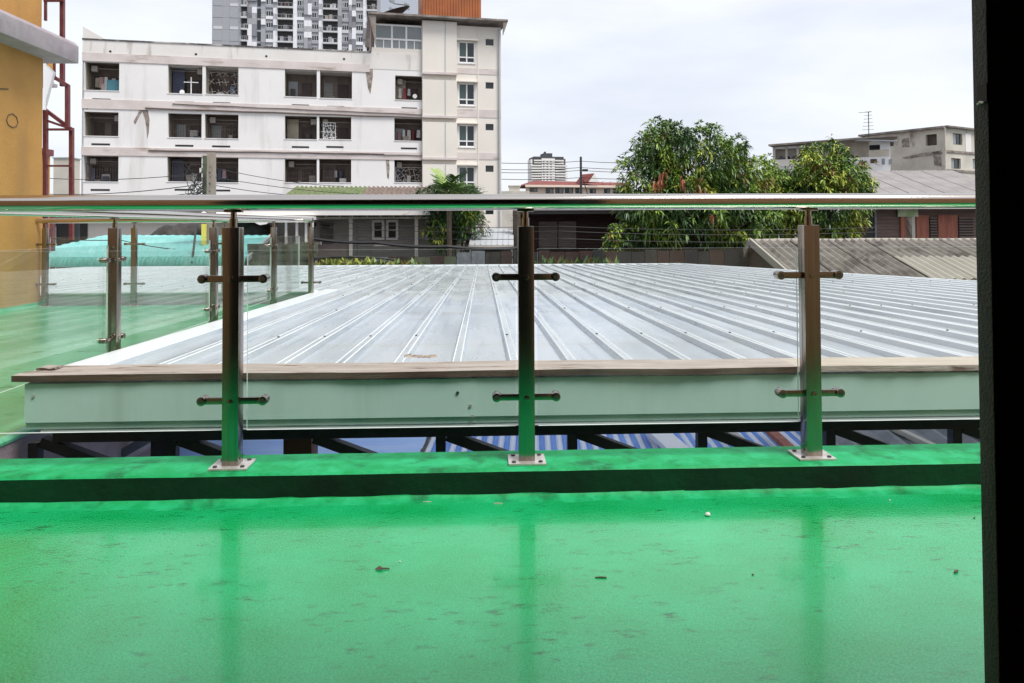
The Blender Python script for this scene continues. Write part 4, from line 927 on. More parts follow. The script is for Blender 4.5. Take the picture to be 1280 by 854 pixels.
# ================================================================== WOODEN HOUSE behind it (right)
W_ = Facade(1068, 29.0, 1300, 29.0)
wh = W_.thing('wooden_house', 'old dark timber house with salmon doors, behind the corrugated sheet roof', 'house')
s_ = lambda p: W_.hit(p, 285)[0]; z_ = lambda y: W_.hit(1150, y)[1]
for k in range(14):
    y0, y1 = 262 + k * 4.2, 262 + (k + 1) * 4.2
    MB().box(s_(1068), s_(1300), .02 - .012 * (k % 2), .08, z_(y1) + .008, z_(y0)).build('plank', 'wood_wall', wh)
MB().box(s_(1068), s_(1300), .09, .12, 0, z_(258)).build('backing_wall', 'dark_wood', wh)
for (a, b, mt, nm) in ((1108, 1122, 'salmon', 'door'), (1125, 1139, 'salmon', 'door'), (1144.5, 1160, 'salmon', 'door'), (1172, 1196, 'salmon', 'double_door'), (1131, 1143, 'conc_grey', 'post_panel'), (1062, 1092, 'dark', 'dark_opening')):
    if nm == 'door' and a == 1108: continue
    MB().box(s_(a), s_(b), -.06, -.002, z_(306), z_(269)).build(nm, mt, wh)
MB().box(s_(1121), s_(1146), -.12, -.065, z_(271), z_(261)).build('sign_board', 'sign_green', wh)
MB().box(s_(1092), s_(1094.5), -.1, -.03, z_(306), z_(262)).build('post', 'grey_steel', wh)
for (a, b) in ((1162, 1171), (1198, 1216)): 
    o = MB().box(s_(a), s_(b), -.03, -.002, z_(302), z_(272)).build('louvre_window', 'dark', wh)
    m2 = MB()
    for k in range(9): m2.box(s_(a), s_(b), -.07, -.03, z_(272 + k * 3.4) - .05, z_(272 + k * 3.4)); 
    m2.build('louvre', 'wood_wall', o)
nr = 11
for i in range(nr):
    a = s_(1050) + (s_(1310) - s_(1050)) * i / nr; b = s_(1050) + (s_(1310) - s_(1050)) * (i + 1) / nr + .04
    mb = MB(); ribbed(mb, (a, -.7, z_(262) + .006 * (i % 2)), (b - a, 0, 0), (0, 7, E + 66 / 924 * 36 - GZ - z_(262)), 0, 0, .03, .15, 2, True); mb.build('roof_sheet', 'fibro_pink', wh, fix=False, smooth=True)

# ================================================================== PALE HOUSE and DERELICT BUILDING behind the right tree
Pf = Facade(965, 62.0, 1112, 58.0)
ph = Pf.thing('balcony_house', 'pale two storey house with a flat roof and open upper balcony, behind the round tree', 'house')
px_ = lambda p: Pf.hit(p, 200)[0]; pz = lambda y: Pf.hit(1040, y)[1]
hz = Pf.rect(969, 185, 1022, 199)
op = [(px_(968), px_(1018), pz(205), pz(183)), Pf.rect(1086.5, 181, 1100, 189)]
mb = holed_wall(MB(), px_(966), px_(1113), 0, pz(180.5), op, 0, .9); mb.build('wall', 'white_panel', ph, fix=False)
a, b, c, d = op[0]
o = MB().box(a, b, .9, 1.0, c, d).build('back_wall', 'conc_grey', ph)
for q in (975, 982.5, 992): 
    m2 = MB(); xx = px_(q); w2 = .2; m2.prism([(xx + w2 * 1.6 * math.cos(t), .86, c + .35 + .55 * math.sin(t)) for t in [i * math.pi / 8 for i in range(9)]] , (0, .03, 0)); m2.build('arched_window', 'glass_dark', o)
for q in (967, 982, 996, 1019): MB().box(px_(q), px_(q) + .16, -.05, .1, c, d + .1).build('post', 'conc_grey', ph)
MB().box(px_(967), px_(1022), -.12, -.01, pz(206), pz(197)).build('balcony_front', 'cream_wall', ph)
MB().box(px_(1024), px_(1086), -.06, -.005, pz(198), pz(180)).build('upper_panel', 'tan_wall', ph)
MB().box(px_(1086), px_(1112), -.05, -.004, pz(198), pz(190)).build('lower_panel', 'conc_wall', ph)
o = MB().box(op[1][0], op[1][1], .5, .55, op[1][2], op[1][3]).build('window', 'dark', ph)
MB().box(px_(1066), px_(1067.2), -.1, -.0, pz(214), pz(196)).build('drain_pipe', 'cable', ph)
for (q0, q1, y0, y1, mt) in ((1088, 1096, 201, 206, 'door_brown'), (1102, 1106, 201, 208, 'glass_grey'), (1111, 1115, 202, 208, 'glass_grey')): MB().box(px_(q0), px_(q1), -.04, -.002, pz(y1), pz(y0)).build('window', mt, ph)
MB().tube([(px_(1077.5), -.12, pz(208)), (px_(1077.5), -.01, pz(208))], .25, 16).build('round_sign', 'sign_red', ph)
MB().box(px_(1074.5), px_(1080.5), -.14, -.121, pz(208.8), pz(207.2)).build('sign_bar', 'white_panel', ph)
e0 = Pf.hit(962.5, 180.5); e1 = Pf.hit(1122, 175); e2 = Pf.hit(1010, 176)
mb = MB(); mb.add([(e0[0], -1.0, pz(180.2)), (e1[0], -1.0, pz(180.2) + .25), (e1[0], 7, pz(172) + .3), (e0[0], 7, pz(175)), (e0[0], -1.0, pz(180.2) + .14), (e1[0], -1.0, pz(180.2) + .39), (e1[0], 7, pz(172) + .44), (e0[0], 7, pz(175) + .14)], [(3,2,1,0),(4,5,6,7),(0,1,5,4),(1,2,6,5),(2,3,7,6),(3,0,4,7)]); mb.build('roof_slab', 'slab_edge', ph)
mb = MB(); mb.prism([(px_(1070), -.9, pz(177)), (px_(1122), -.9, pz(180.8)), (px_(1122), -.9, pz(182.3)), (px_(1070), -.9, pz(178.5))], (0, .6, 0)); mb.build('awning', 'pipe_grey', ph)
Df = Facade(1082, 72.0, 1182, 66.0)
db = Df.thing('derelict_building', 'weathered concrete building with blackened cracks and rows of small windows, right edge', 'building')
dx_ = lambda p: Df.hit(p, 190)[0]; dz_ = lambda p, y: Df.hit(p, y)[1]
zt2 = dz_(1130, 165.5)
dw = [Df.rect(*q) for q in ((1157,168,1171,182), (1108,170,1117,183), (1100,190,1112,205))]
mb = holed_wall(MB(), 0, dx_(1182), 0, zt2, dw, 0, .4); mb.build('wall', 'conc_wall', db, fix=False)
for h in dw: MB().box(h[0], h[1], .35, .4, h[2], h[3]).build('window', 'door_brown', db)
def dsc(pts):
    mb = MB(); q = [Df.hit(*p) for p in pts]; mb.prism([(s, -.03, z) for s, z in q], (0, .028, 0)); mb.build('plaster_scar', 'stain_mark', db)
dsc([(1128,197),(1150,192),(1172,189),(1184,192),(1170,193.5),(1150,196),(1132,199)]); dsc([(1166,190),(1176,188),(1177,208),(1168,207)]); dsc([(1127,174),(1136,172),(1137,184),(1128,184)])
MB().box(-.4, dx_(1182), -.4, 8, zt2 + .002, zt2 + .18).build('roof_slab', 'slab_edge', db)
MB().box(0, .2, .01, 8, 0, zt2).build('side_wall', 'conc_grey', db)
D2 = Facade(1182.5, 66.0, 1300, 74.0)
dg = D2.thing('apartment_wing', 'grey concrete apartment wing with paired small windows at the far right', 'building')
q2 = [D2.rect(*q) for q in ((1191,167,1203,181),(1189,198,1201,211),(1226,168,1236,181),(1216,199,1226,211))]
zt3 = D2.hit(1200, 161.5)[1]
mb = holed_wall(MB(), 0, D2.len, 0, zt3, q2, 0, .3); mb.build('wall', 'conc_grey', dg, fix=False)
for h in q2:
    o = MB().box(h[0], h[1], .2, .25, h[2], h[3]).build('window', 'door_brown', dg); xm = (h[0] + h[1]) / 2
    MB().box(h[0] + .06, xm - .04, .15, .19, h[2] + .06, h[3] - .06).build('pane', 'glass_grey', o); MB().box(xm + .04, h[1] - .06, .15, .19, h[2] + .06, h[3] - .06).build('pane', 'glass_dark', o)
for y in (190.5, 214): MB().box(0, D2.len, -.08, -.002, D2.hit(1200, y)[1] - .1, D2.hit(1200, y)[1] + .1).build('floor_band', 'slab_edge', dg)
MB().box(0, D2.len, -.3, 8, zt3 + .002, zt3 + .16).build('roof_slab', 'slab_edge', dg)
MB().box(-.12, .0, -.14, .1, 0, zt3).build('corner_pier', 'conc_wall', dg)
MB().box(D2.hit(1207, 200)[0], D2.hit(1214, 200)[0], -.03, -.002, D2.hit(1200, 189)[1], D2.hit(1200, 166)[1]).build('pale_panel', 'far_white', dg)
p = atD(1086, 168, 66); an = thing('antenna', 'thin television antenna with stacked rods above the balcony house roof', 'antenna', (p.x, p.y, p.z - .6))
mb = MB(); mb.tube([(0, 0, 0), (0, 0, atD(1086, 140, 66).z - p.z + .6)], .035, 6); mb.build('mast', 'cable', an)
mb = MB()
for k in range(6): z = 1.0 + k * .32; mb.bar((-.55 + .05 * k, .05, z), (.42 - .03 * k, -.05, z + .05), .03)
mb.bar((-.9, 0, 2.55), (.2, 0, 2.6), .03); mb.build('rods', 'cable', an)

# ================================================================== GREY SIDED HOUSE in the middle
Hs = Facade(395, 27.0, 560, 27.5)
hh = Hs.thing('grey_house', 'grey weatherboard house with white framed windows under a mossy brown corrugated roof', 'house')
hs = lambda p: Hs.hit(p, 290)[0]; hz_ = lambda y: Hs.hit(470, y)[1]
wn = [Hs.rect(*q) for q in ((465,275,498,300), (532,275,556,300))]
MB().box(hs(395), hs(605), .10, .2, 0, hz_(262)).build('wall', 'siding', hh)
for k in range(17):
    y0, y1 = 272 + k * 4, 272 + (k + 1) * 4
    MB().add([(hs(447), .02, hz_(y1)), (hs(605), .02, hz_(y1)), (hs(605), .075, hz_(y0) + .01), (hs(447), .075, hz_(y0) + .01), (hs(447), .099, hz_(y1)), (hs(605), .099, hz_(y1)), (hs(605), .099, hz_(y0)), (hs(447), .099, hz_(y0))], [(0,1,2,3),(0,4,5,1),(3,2,6,7),(0,3,7,4),(1,5,6,2)]).build('weatherboard', 'siding', hh)
for (a, b, c, d) in wn:
    fr_ = MB(); t = .09; xm = (a + b) / 2
    for (p, q) in ((a, xm - .03), (xm + .03, b)):
        fr_.box(p, q, -.05, .03, c, c + t); fr_.box(p, q, -.05, .03, d - t, d); fr_.box(p, p + t, -.05, .03, c + t, d - t); fr_.box(q - t, q, -.05, .03, c + t, d - t)
    w_ = fr_.build('window', 'white_metal', hh)
    for (p, q) in ((a, xm - .03), (xm + .03, b)):
        MB().box(p + t, q - t, -.01, .0, c + t, d - t).build('pane', 'glass_dark', w_)
        MB().box(p + t, q - t, -.03, -.012, (c + d) / 2 - .02, (c + d) / 2 + .02).build('bar', 'conc_grey', w_)
MB().box(hs(400), hs(416), .03, .098, hz_(318), hz_(277)).build('door', 'shutter', hh); MB().box(hs(403), hs(412), .0, .028, hz_(285), hz_(281)).build('door_vent', 'dark', hh)
for q in (441, 519.5): MB().box(hs(q), hs(q + 4), -1.2, -1.05, 0, hz_(268)).build('post', 'conc_grey', hh)
MB().box(hs(395), hs(540), -1.25, -1.0, hz_(274), hz_(272)).build('beam', 'conc_grey', hh)
for q in range(9): MB().box(hs(398 + q * 16), hs(399.5 + q * 16), -1.5, .1, hz_(271.8), hz_(268.5)).build('rafter', 'conc_grey', hh)
MB().box(hs(300), hs(538), -1.75, -1.6, hz_(270), hz_(265)).build('eave_gutter', 'far_white', hh)
MB().box(hs(470), hs(521), -1.1, -1.04, hz_(307), hz_(305.5)).build('rail', 'conc_grey', hh)
MB().box(hs(395), hs(441), -1.1, -1.0, 0, hz_(304)).build('low_wall', 'shutter', hh)
zr2 = Hs.hit(470, 234)[1]
for i in range(20):
    a = hs(345) + (hs(598) - hs(345)) * i / 20; b = hs(345) + (hs(598) - hs(345)) * (i + 1) / 20 + .02
    top = (0, 3.6 * 1.0, 0)
    ztop_ = E + (283 - 234.5) / 924 * 31.5 - GZ
    zeave = hz_(266) + .05
    cut = max(0, (i - 16)) * .0
    mb = MB(); ribbed(mb, (a, -1.7, zeave), (b - a, 0, 0), (0, 5.6, ztop_ - zeave), 0, 0, .075, .2, 3, True)
    mb.build('roof_sheet', 'moss_tile' if a < hs(436) else 'brown_tile', hh, fix=False, smooth=True)
# white carport at its left
cp = Facade(300, 25.0, 395, 25.0); ck = cp.thing('white_carport', 'white flat roofed carport on square posts left of the grey house', 'carport')
cs = lambda p: cp.hit(p, 280)[0]; cz = lambda y: cp.hit(350, y)[1]
mb = MB(); mb.add([(cs(230), -.2, cz(270)), (cs(392), -.2, cz(275.5)), (cs(392), 3, cz(275.5) + .1), (cs(230), 3, cz(270) + .1), (cs(230), -.2, cz(266)), (cs(392), -.2, cz(271.5)), (cs(392), 3, cz(271.5) + .1), (cs(230), 3, cz(266) + .1)], [(3,2,1,0),(4,5,6,7),(0,1,5,4),(1,2,6,5),(2,3,7,6),(3,0,4,7)]); mb.build('roof', 'far_white', ck)
for q in (356, 369.5, 381, 388.5): MB().box(cs(q), cs(q + 2.6), .0, .12, 0, cz(274.5)).build('post', 'far_white', ck)
MB().box(cs(300), cs(391), 2.8, 3, 0, cz(277)).build('back_wall', 'far_white', ck)
for (a, b) in ((359, 368), (373, 380)): MB().box(cs(a), cs(b), 2.7, 2.79, cz(283), cz(278)).build('opening', 'dark', ck)
# mossy wall
mw_ = Facade(306, 21.0, 394, 21.0); mo = mw_.thing('mossy_wall', 'mossy green stained concrete wall beyond the far roof edge', 'wall')
for j in range(4):
    for i in range(5):
        a, b = mw_.hit(306 + i * 17.6, 310)[0], mw_.hit(306 + (i + 1) * 17.6, 310)[0]; c, d = mw_.hit(350, 335 - j * 10 + 12)[1], mw_.hit(350, 335 - j * 10 + 2)[1]
        if j == 3 and i < 1: continue
        MB().box(a, b - .012, rnd.uniform(-.02, .02), .2, c + .012, d).build('block', 'moss_wall', mo, bevel=.01)
MB().box(0, mw_.len, .205, .3, 0, mw_.hit(350, 305)[1]).build('backing', 'moss_wall', mo)

# ================================================================== DARK BROWN HOUSE with shutters
Bh = Facade(655, 28.0, 800, 28.0); bh = Bh.thing('brown_house', 'dark brown plank house with a pair of grey louvred shutters, beside the mango tree', 'house')
bs = lambda p: Bh.hit(p, 290)[0]; bz = lambda y: Bh.hit(700, y)[1]
MB().box(bs(650), bs(930), .12, .25, 0, bz(258)).build('wall', 'dark_wood', bh)
for k in range(15):
    y0, y1 = 268 + k * 4.2, 268 + (k + 1) * 4.2
    MB().box(bs(650), bs(800), .03 + .012 * (k % 2), .119, bz(y1) + .012, bz(y0)).build('plank', 'dark_wood', bh)
MB().box(bs(645), bs(935), -.9, .1, bz(268), bz(262)).build('eave', 'dark', bh)
mb = MB(); ribbed(mb, (bs(645), -.95, bz(262)), (bs(935) - bs(645), 0, 0), (0, 5, .5), 0, 0, .04, .2, 2, True); mb.build('roof', 'dark_wood', bh, fix=False)
for (a, b) in ((673.5, 696.5), (698, 720)):
    o = MB().box(bs(a), bs(b), -.02, .02, bz(311), bz(277)).build('shutter', 'shutter', bh)
    m2 = MB()
    for t0, t1 in ((a, a + 1.6), (b - 1.6, b)): m2.box(bs(t0), bs(t1), -.05, -.021, bz(311), bz(277))
    m2.box(bs(a), bs(b), -.05, -.021, bz(279), bz(277)); m2.box(bs(a), bs(b), -.05, -.021, bz(311), bz(309)); m2.build('stile', 'shutter', o)
    for k in range(12):
        z = bz(281 + k * 2.35); m2 = MB(); m2.add([(bs(a + 1.7), -.045, z - .03), (bs(b - 1.7), -.045, z - .03), (bs(b - 1.7), -.022, z + .03), (bs(a + 1.7), -.022, z + .03)], [(0, 1, 2, 3)]); m2.build('slat', 'shutter', o, fix=False)
# vine-covered post between the two houses
vp = atD(646, 300, 26.5); vt_ = thing('vine_post', 'dark post overgrown with dry brown vine, just left of the brown house', 'post', (vp.x, vp.y, GZ))
MB().tube([(0, 0, 0), (0, 0, atD(646, 250, 26.5).z - GZ)], .14, 8).build('pole', 'bark', vt_)
mb = MB()
for k in range(150):
    z = rnd.uniform(1.5, atD(646, 255, 26.5).z - GZ); t = rnd.uniform(0, 6.28); r = rnd.uniform(.12, .25); p = Vector((r * math.cos(t), r * math.sin(t), z)); l = rnd.uniform(.06, .14)
    mb.add([p, p + Vector((rnd.uniform(-l, l), rnd.uniform(-l, l), rnd.uniform(-l, l))), p + Vector((rnd.uniform(-l, l), rnd.uniform(-l, l), rnd.uniform(-l, l)))], [(0, 1, 2)])
o = mb.build('vine', 'bark', vt_, fix=False); o['kind'] = 'stuff'
# low metal roof + yard wall between
lr = Facade(588, 25.5, 642, 25.5); lk = lr.thing('low_shelter', 'low shelter with a pale metal sheet roof and dark opening, right of the palm', 'shelter')
ls = lambda p: lr.hit(p, 305)[0]; lz = lambda y: lr.hit(615, y)[1]
mb = MB(); ribbed(mb, (ls(587), -.6, lz(306)), (ls(642) - ls(587), 0, 0), (0, 2.6, lz(297) - lz(306) + .30), 0, .05, .03, .18); mb.build('roof', 'pipe_grey', lk, fix=False)
MB().box(ls(588), ls(641), .4, .5, 0, lz(306.5)).build('dark_back', 'dark', lk); MB().box(ls(587), ls(642), -.62, -.55, lz(308.5), lz(305.8)).build('edge_board', 'conc_grey', lk)
for q in (588, 639): MB().box(ls(q), ls(q + 1.5), -.5, -.4, 0, lz(308.6)).build('post', 'conc_grey', lk)
# dark boundary fence beyond the roof edge
Fe = Facade(396, 21.5, 935, 21.5); fe = Fe.thing('boundary_fence', 'low dark board fence along the far edge of the metal roof', 'fence')
x = 0.0
while x < Fe.len:
    wd = rnd.uniform(.32, .46); px_here = 396 + x / Fe.len * 539
    h = Fe.hit(600, 314 if px_here > 560 else 322)[1] + rnd.uniform(-.05, .03)
    MB().box(x, min(x + wd - .02, Fe.len), rnd.uniform(-.01, .01), .05, 0, h).build('board', rnd.choice(('dark_wood', 'tarp', 'cable', 'dark_wood') if px_here > 640 else ('dark_wood', 'tarp', 'grey_steel', 'bark', 'moss_wall')), fe); x += wd
MB().bar((0, .08, Fe.hit(600, 322)[1]), (Fe.len, .08, Fe.hit(600, 322)[1]), .06).build('rail', 'dark_wood', fe)

# ================================================================== TURQUOISE ROOF on the left
tq = thing('turquoise_roof', 'faded turquoise sheet roof with a curled down eave, beyond the far terrace railing', 'roof', atD(200, 331, 21))
QO = -tq.location
e_l, e_r = atD(58, 322, 20.6), atD(309, 321, 20.6); t_l, t_r = atD(70, 309, 23.5), atD(340, 294, 25)
tm = atD(128, 294.5, 25.0)
n = 26
for i in range(n):
    f0, f1 = i / n, (i + 1) / n
    def top(f):
        px = 66 + (338 - 66) * f; y = 309 - (309 - 294.3) * min(1, max(0, (px - 66) / 64)); D = 23.2 + 1.8 * min(1, max(0, (px - 66) / 64)); return atD(px, y, D)
    a0, a1 = e_l.lerp(e_r, f0), e_l.lerp(e_r, f1); b0, b1 = top(f0), top(f1)
    mb = MB(); k = 4; o_ = 0
    prof = [(0, 0.0), (.15, .014), (.5, .014), (.65, 0), (1.0, 0)]
    for (q, h) in prof:
        A_ = a0.lerp(a1, q) + Vector((0, 0, h)); B_ = b0.lerp(b1, q) + Vector((0, 0, h)); mb.v += [tuple(A_), tuple(B_)]
    for j in range(4): mb.f.append((2*j, 2*j+2, 2*j+3, 2*j+1)); mb.mi.append(0)
    o = mb.build('roof_sheet', 'teal', tq, fix=False); o.location = QO
    mb = MB(); nn_ = 7; m_ = 4
    for q in range(m_ + 1):
        for j in range(nn_):
            t = j / (nn_ - 1) * 1.45; base = a0.lerp(a1, q / m_); off = -FH * (.22 * math.sin(t) + .0) + Vector((0, 0, -.30 * (1 - math.cos(t)) + (.02 if q % 2 else 0)))
            mb.v.append(tuple(base + off))
    for q in range(m_):
        for j in range(nn_ - 1): mb.f.append((q*nn_+j, (q+1)*nn_+j, (q+1)*nn_+j+1, q*nn_+j+1)); mb.mi.append(0)
    o = mb.build('curled_eave', 'teal_dark', tq, fix=False); o.location = QO
mb = MB(); mb.bar(e_r + Vector((.02, 0, -.05)), t_r + Vector((.02, 0, .02)), .08, .12); o = mb.build('gutter', 'flash_grey', tq); o.location = QO
mb = MB(); mb.bar(e_l + Vector((0, 0, -1.6)) + FH * .5, e_r + Vector((0, 0, -1.6)) + FH * .5, .1, 2.6); o = mb.build('wall', 'moss_wall', tq); o.location = QO
# clutter beyond it
Bk = Facade(60, 30.0, 300, 30.0); bk = Bk.thing('pale_shed', 'pale low shed wall seen above the turquoise roof', 'shed')
ks = lambda p: Bk.hit(p, 280)[0]; kz = lambda y: Bk.hit(180, y)[1]
MB().box(ks(58), ks(300), 0, .2, 0, kz(272)).build('wall', 'conc_wall', bk)
MB().box(ks(105), ks(235), -.02, -.002, kz(300), kz(276)).build('panel', 'cream_wall', bk)
MB().box(ks(58), ks(110), -.06, -.002, kz(310), kz(278)).build('dark_opening', 'dark', bk); MB().box(ks(62), ks(72), -.12, -.061, kz(310), kz(283)).build('white_post', 'far_white', bk)
MB().box(ks(56), ks(302), -.5, .3, kz(272) + .002, kz(269)).build('roof_slab', 'slab_edge', bk)
for (qx, y0, y1, D, mt, lab) in ((65, 262, 318, 22.0, 'maroon', 'maroon square post behind the far glass panel near the orange wall'), (97, 275, 308, 24.0, 'cable', 'thin dark post left of the turquoise roof ridge')):
    a = atD(qx, y0, D); w2 = .07 if mt == 'maroon' else .05
    ob2 = thing('steel_post', lab, 'post', (a.x, a.y, GZ)); MB().box(-w2, w2, -w2, w2, 0, a.z - GZ).build('shaft', mt, ob2); MB().box(-w2 * 1.6, w2 * 1.6, -w2 * 1.6, w2 * 1.6, 0, .03).build('foot', mt, ob2)
# black tarpaulin heap
def lump(name, label, cat, px0, px1, pyt, D, mat, depth=1.6):
    a = atD(px0, 290, D); b = atD(px1, 290, D); zt = atD((px0 + px1) / 2, pyt, D).z
    ob2 = thing(name, label, cat, ((a.x + b.x) / 2, (a.y + b.y) / 2, GZ)); w2 = (b - a).length / 2
    bm = bmesh.new(); bmesh.ops.create_icosphere(bm, subdivisions=4, radius=1)
    from mathutils import noise as mn
    for v in bm.verts:
        k = 1 + .22 * mn.noise(v.co * 2.1 + Vector((px0, 0, 0))) + .08 * mn.noise(v.co * 7)
        v.co = Vector((v.co.x * w2 * k, v.co.y * depth * k, max(v.co.z * k, -.9) * 1.1 + (zt - GZ) - 1.1))
    me = bpy.data.meshes.new(name); bm.to_mesh(me); bm.free(); me.materials.append(MT[mat]); me.shade_smooth()
    o = bpy.data.objects.new('cover', me); COL.objects.link(o); o.parent = ob2; MB().box(-w2 * .8, w2 * .8, -depth * .7, depth * .7, 0, zt - GZ - 1.6).build('base', 'dark', ob2)
lump('tarpaulin_heap', 'black tarpaulin heap rising behind the right end of the turquoise roof', 'tarpaulin', 283, 352, 277, 26.5, 'tarp')
lump('tarpaulin_heap', 'dark covered stack behind the turquoise roof, between the two side posts', 'tarpaulin', 190, 262, 279, 27.0, 'tarp')

# ================================================================== UTILITY POLES AND CABLES
def pole(px, ytop, D, w0, label, mat='concrete'):
    a = atD(px, ytop, D); ob2 = thing('utility_pole', label, 'utility pole', (a.x, a.y, GZ)); h = a.z - GZ
    mb = MB(); t = w0
    mb.add([(-t*1.3, -t*1.3, 0), (t*1.3, -t*1.3, 0), (t*1.3, t*1.3, 0), (-t*1.3, t*1.3, 0), (-t, -t, h), (t, -t, h), (t, t, h), (-t, t, h)], [(3,2,1,0),(4,5,6,7),(0,1,5,4),(1,2,6,5),(2,3,7,6),(3,0,4,7)])
    mb.build('shaft', mat, ob2, bevel=.008); return ob2, a
po, pa_ = pole(264.5, 191, 23.0, .105, 'concrete utility pole with tangled cables in front of the white block')
m2 = MB()
for k in range(16):
    z0 = rnd.uniform(-1.6, -.5); pts = []; ang = rnd.uniform(2.4, 4.0)
    for j in range(6):
        t = j / 5; r = .15 + .75 * math.sin(t * math.pi) * rnd.uniform(.5, 1); pts.append((r * math.cos(ang), r * math.sin(ang) - .1, pa_.z - GZ + z0 + .35 * math.sin(t * 5 + k) - .25 * t))
    m2.tube(pts, .012, 4)
m2.build('cable_tangle', 'cable', po)
MB().box(-.24, -.11, -.1, .12, pa_.z - GZ - 1.3, pa_.z - GZ - .1).build('side_plate', 'moss_wall', po); MB().tube([(-.32, 0, pa_.z - GZ - .62), (-.32, 0, pa_.z - GZ - .48)], .05, 10).build('insulator', 'far_white', po)
q0, q1 = atD(257, 280, 22.85), atD(257, 306, 22.85); MB().box(q0.x - pa_.x - .07, q0.x - pa_.x + .05, -.3, -.2, q1.z - GZ, q0.z - GZ).build('yellow_guard', 'yellow', po)
p2, pb_ = pole(726, 196, 95.0, .13, 'dark distant utility pole in front of the red roof', 'cable')
MB().box(.2, .9, -.1, .1, pb_.z - GZ - 1.9, pb_.z - GZ - 1.6).build('bracket', 'cable', p2); MB().bar((.3, 0, pb_.z - GZ - 3), (.9, 0, pb_.z - GZ - 5), .12).build('stay', 'cable', p2)
leanp = thing('leaning_pole', 'thin dark leaning pole against the turquoise roof', 'pole', atD(240, 330, 20.4)); o = MB().tube([atD(240, 329, 20.4), atD(245.5, 281, 21.5)], .03, 6).build('rod', 'cable', leanp); o.location = -leanp.location
def cable(pts, r, label, sag=0.15, grp='overhead cables'):
    P_ = []
    for i in range(len(pts) - 1):
        a, b = pts[i], pts[i+1]
        for j in range(8):
            t = j / 8; p = a.lerp(b, t); p.z -= sag * 4 * t * (1 - t); P_.append(p)
    P_.append(pts[-1]); o = MB().tube(P_, r, 5).build('cable', 'cable'); tag(o, label, 'cable', grp); return o
pt = lambda dz: Vector((pa_.x, pa_.y - .12, pa_.z + dz))
for (dz, q, D, lab, dr) in ((-.62, (60, 223), 26, 'upper thin cable running left from the tangled pole past the white block', .012), (-.95, (60, 243), 26, 'middle cable running left from the tangled pole', .014), (-1.2, (40, 252), 26, 'lowest cable sloping left from the tangled pole', .012),
                        (-.45, (430, 233), 30, 'top cable running right from the tangled pole across the white block', .011), (-.75, (470, 243), 30, 'second cable running right from the tangled pole', .011), (-1.0, (430, 246), 30, 'third cable running right from the tangled pole', .012)):
    cable([pt(dz), atD(*q, D)], dr, lab, .12)
for (y0, y1, lab) in ((203, 202, 'highest of the distant cables past the dark pole'), (211, 210, 'second distant cable past the dark pole'), (215, 213.5, 'third distant cable past the dark pole'), (223, 222.5, 'lowest distant cable past the dark pole')):
    cable([atD(600, y0, 80), atD(726, y1 - .5, 94.6), atD(850, y0 - 1, 80)], .035, lab, .2)
for (y, D, lab) in ((282, 25.6, 'thin wire crossing the dark tree just under the handrail'), (288, 25.2, 'thin wire crossing in front of the brown house shutters'), (297, 24.8, 'lowest thin wire in front of the mango tree')):
    cable([atD(395, y - 5, D), atD(700, y + 1, D - 3.5), atD(1100, y + 2, D - 3.5)], .009, lab, .1)
cable([atD(385, 297, 23.5), atD(470, 303, 23), atD(560, 308, 22.6), atD(660, 309, 22.6)], .05, 'thick black cable bundle sagging in front of the grey house', .06)
cable([atD(380, 325, 21), atD(440, 321, 20.8), atD(500, 326, 21)], .03, 'black cable lying along the weeds at the far roof edge', -.03)
cable([atD(45, 296, 22), atD(150, 300, 22), atD(236, 313, 22)], .014, 'thin wire drooping over the turquoise roof', .05)

# ================================================================== TREES
rng = np.random.default_rng(5)
def leaves_mesh(name, C_, OUT, nl, ln, wd, mats, weights, droop=0.5, up=0.2):
    """rosettes of folded lance-shaped leaves at the points C_ facing OUT"""
    n = len(C_); k = nl
    c = np.repeat(C_, k, 0); o = np.repeat(OUT, k, 0)
    rv = rng.normal(size=(n * k, 3)); d = o * 0.55 + rv * 0.75; d[:, 2] += up; d /= np.linalg.norm(d, axis=1)[:, None]
    L_ = ln * rng.uniform(.6, 1.2, (n * k, 1)); Wd = wd * rng.uniform(.7, 1.2, (n * k, 1))
    side = np.cross(d, np.array([0, 0, 1.0]) + rng.normal(size=(n * k, 3)) * .35); side /= np.linalg.norm(side, axis=1)[:, None] + 1e-6
    nr = np.cross(side, d)
    dz = np.zeros_like(d); dz[:, 2] = -1
    b = c + d * (ln * .12); m = b + d * L_ * .5 + dz * (L_ * droop * .12); t = b + d * L_ * .92 + dz * (L_ * droop * .55)
    l = m + side * Wd + nr * Wd * .35; r = m - side * Wd + nr * Wd * .35
    V = np.stack([b, l, m, r, t], 1).reshape(-1, 3)
    N_ = n * k; base = (np.arange(N_) * 5)[:, None]
    Fc = np.concatenate([base + np.array([[0, 2, 1]]), base + np.array([[0, 3, 2]]), base + np.array([[2, 4, 1]]), base + np.array([[2, 3, 4]])], 1).reshape(-1, 3)
    me = bpy.data.meshes.new(name); me.vertices.add(len(V)); me.vertices.foreach_set('co', V.ravel())
    me.loops.add(Fc.size); me.loops.foreach_set('vertex_index', Fc.ravel().astype(np.int32)); me.polygons.add(len(Fc))
    me.polygons.foreach_set('loop_start', np.arange(0, Fc.size, 3, dtype=np.int32)); me.polygons.foreach_set('loop_total', np.full(len(Fc), 3, np.int32))
    mi = np.repeat(np.repeat(weights, k), 4).astype(np.int32)
    for mname in mats: me.materials.append(MT[mname])
    me.polygons.foreach_set('material_index', mi); me.update(); me.validate(); me.shade_smooth()
    return me
LM = ['leaf_dark', 'leaf_mid', 'leaf_light', 'leaf_yellow', 'leaf_red', 'leaf_bronze']
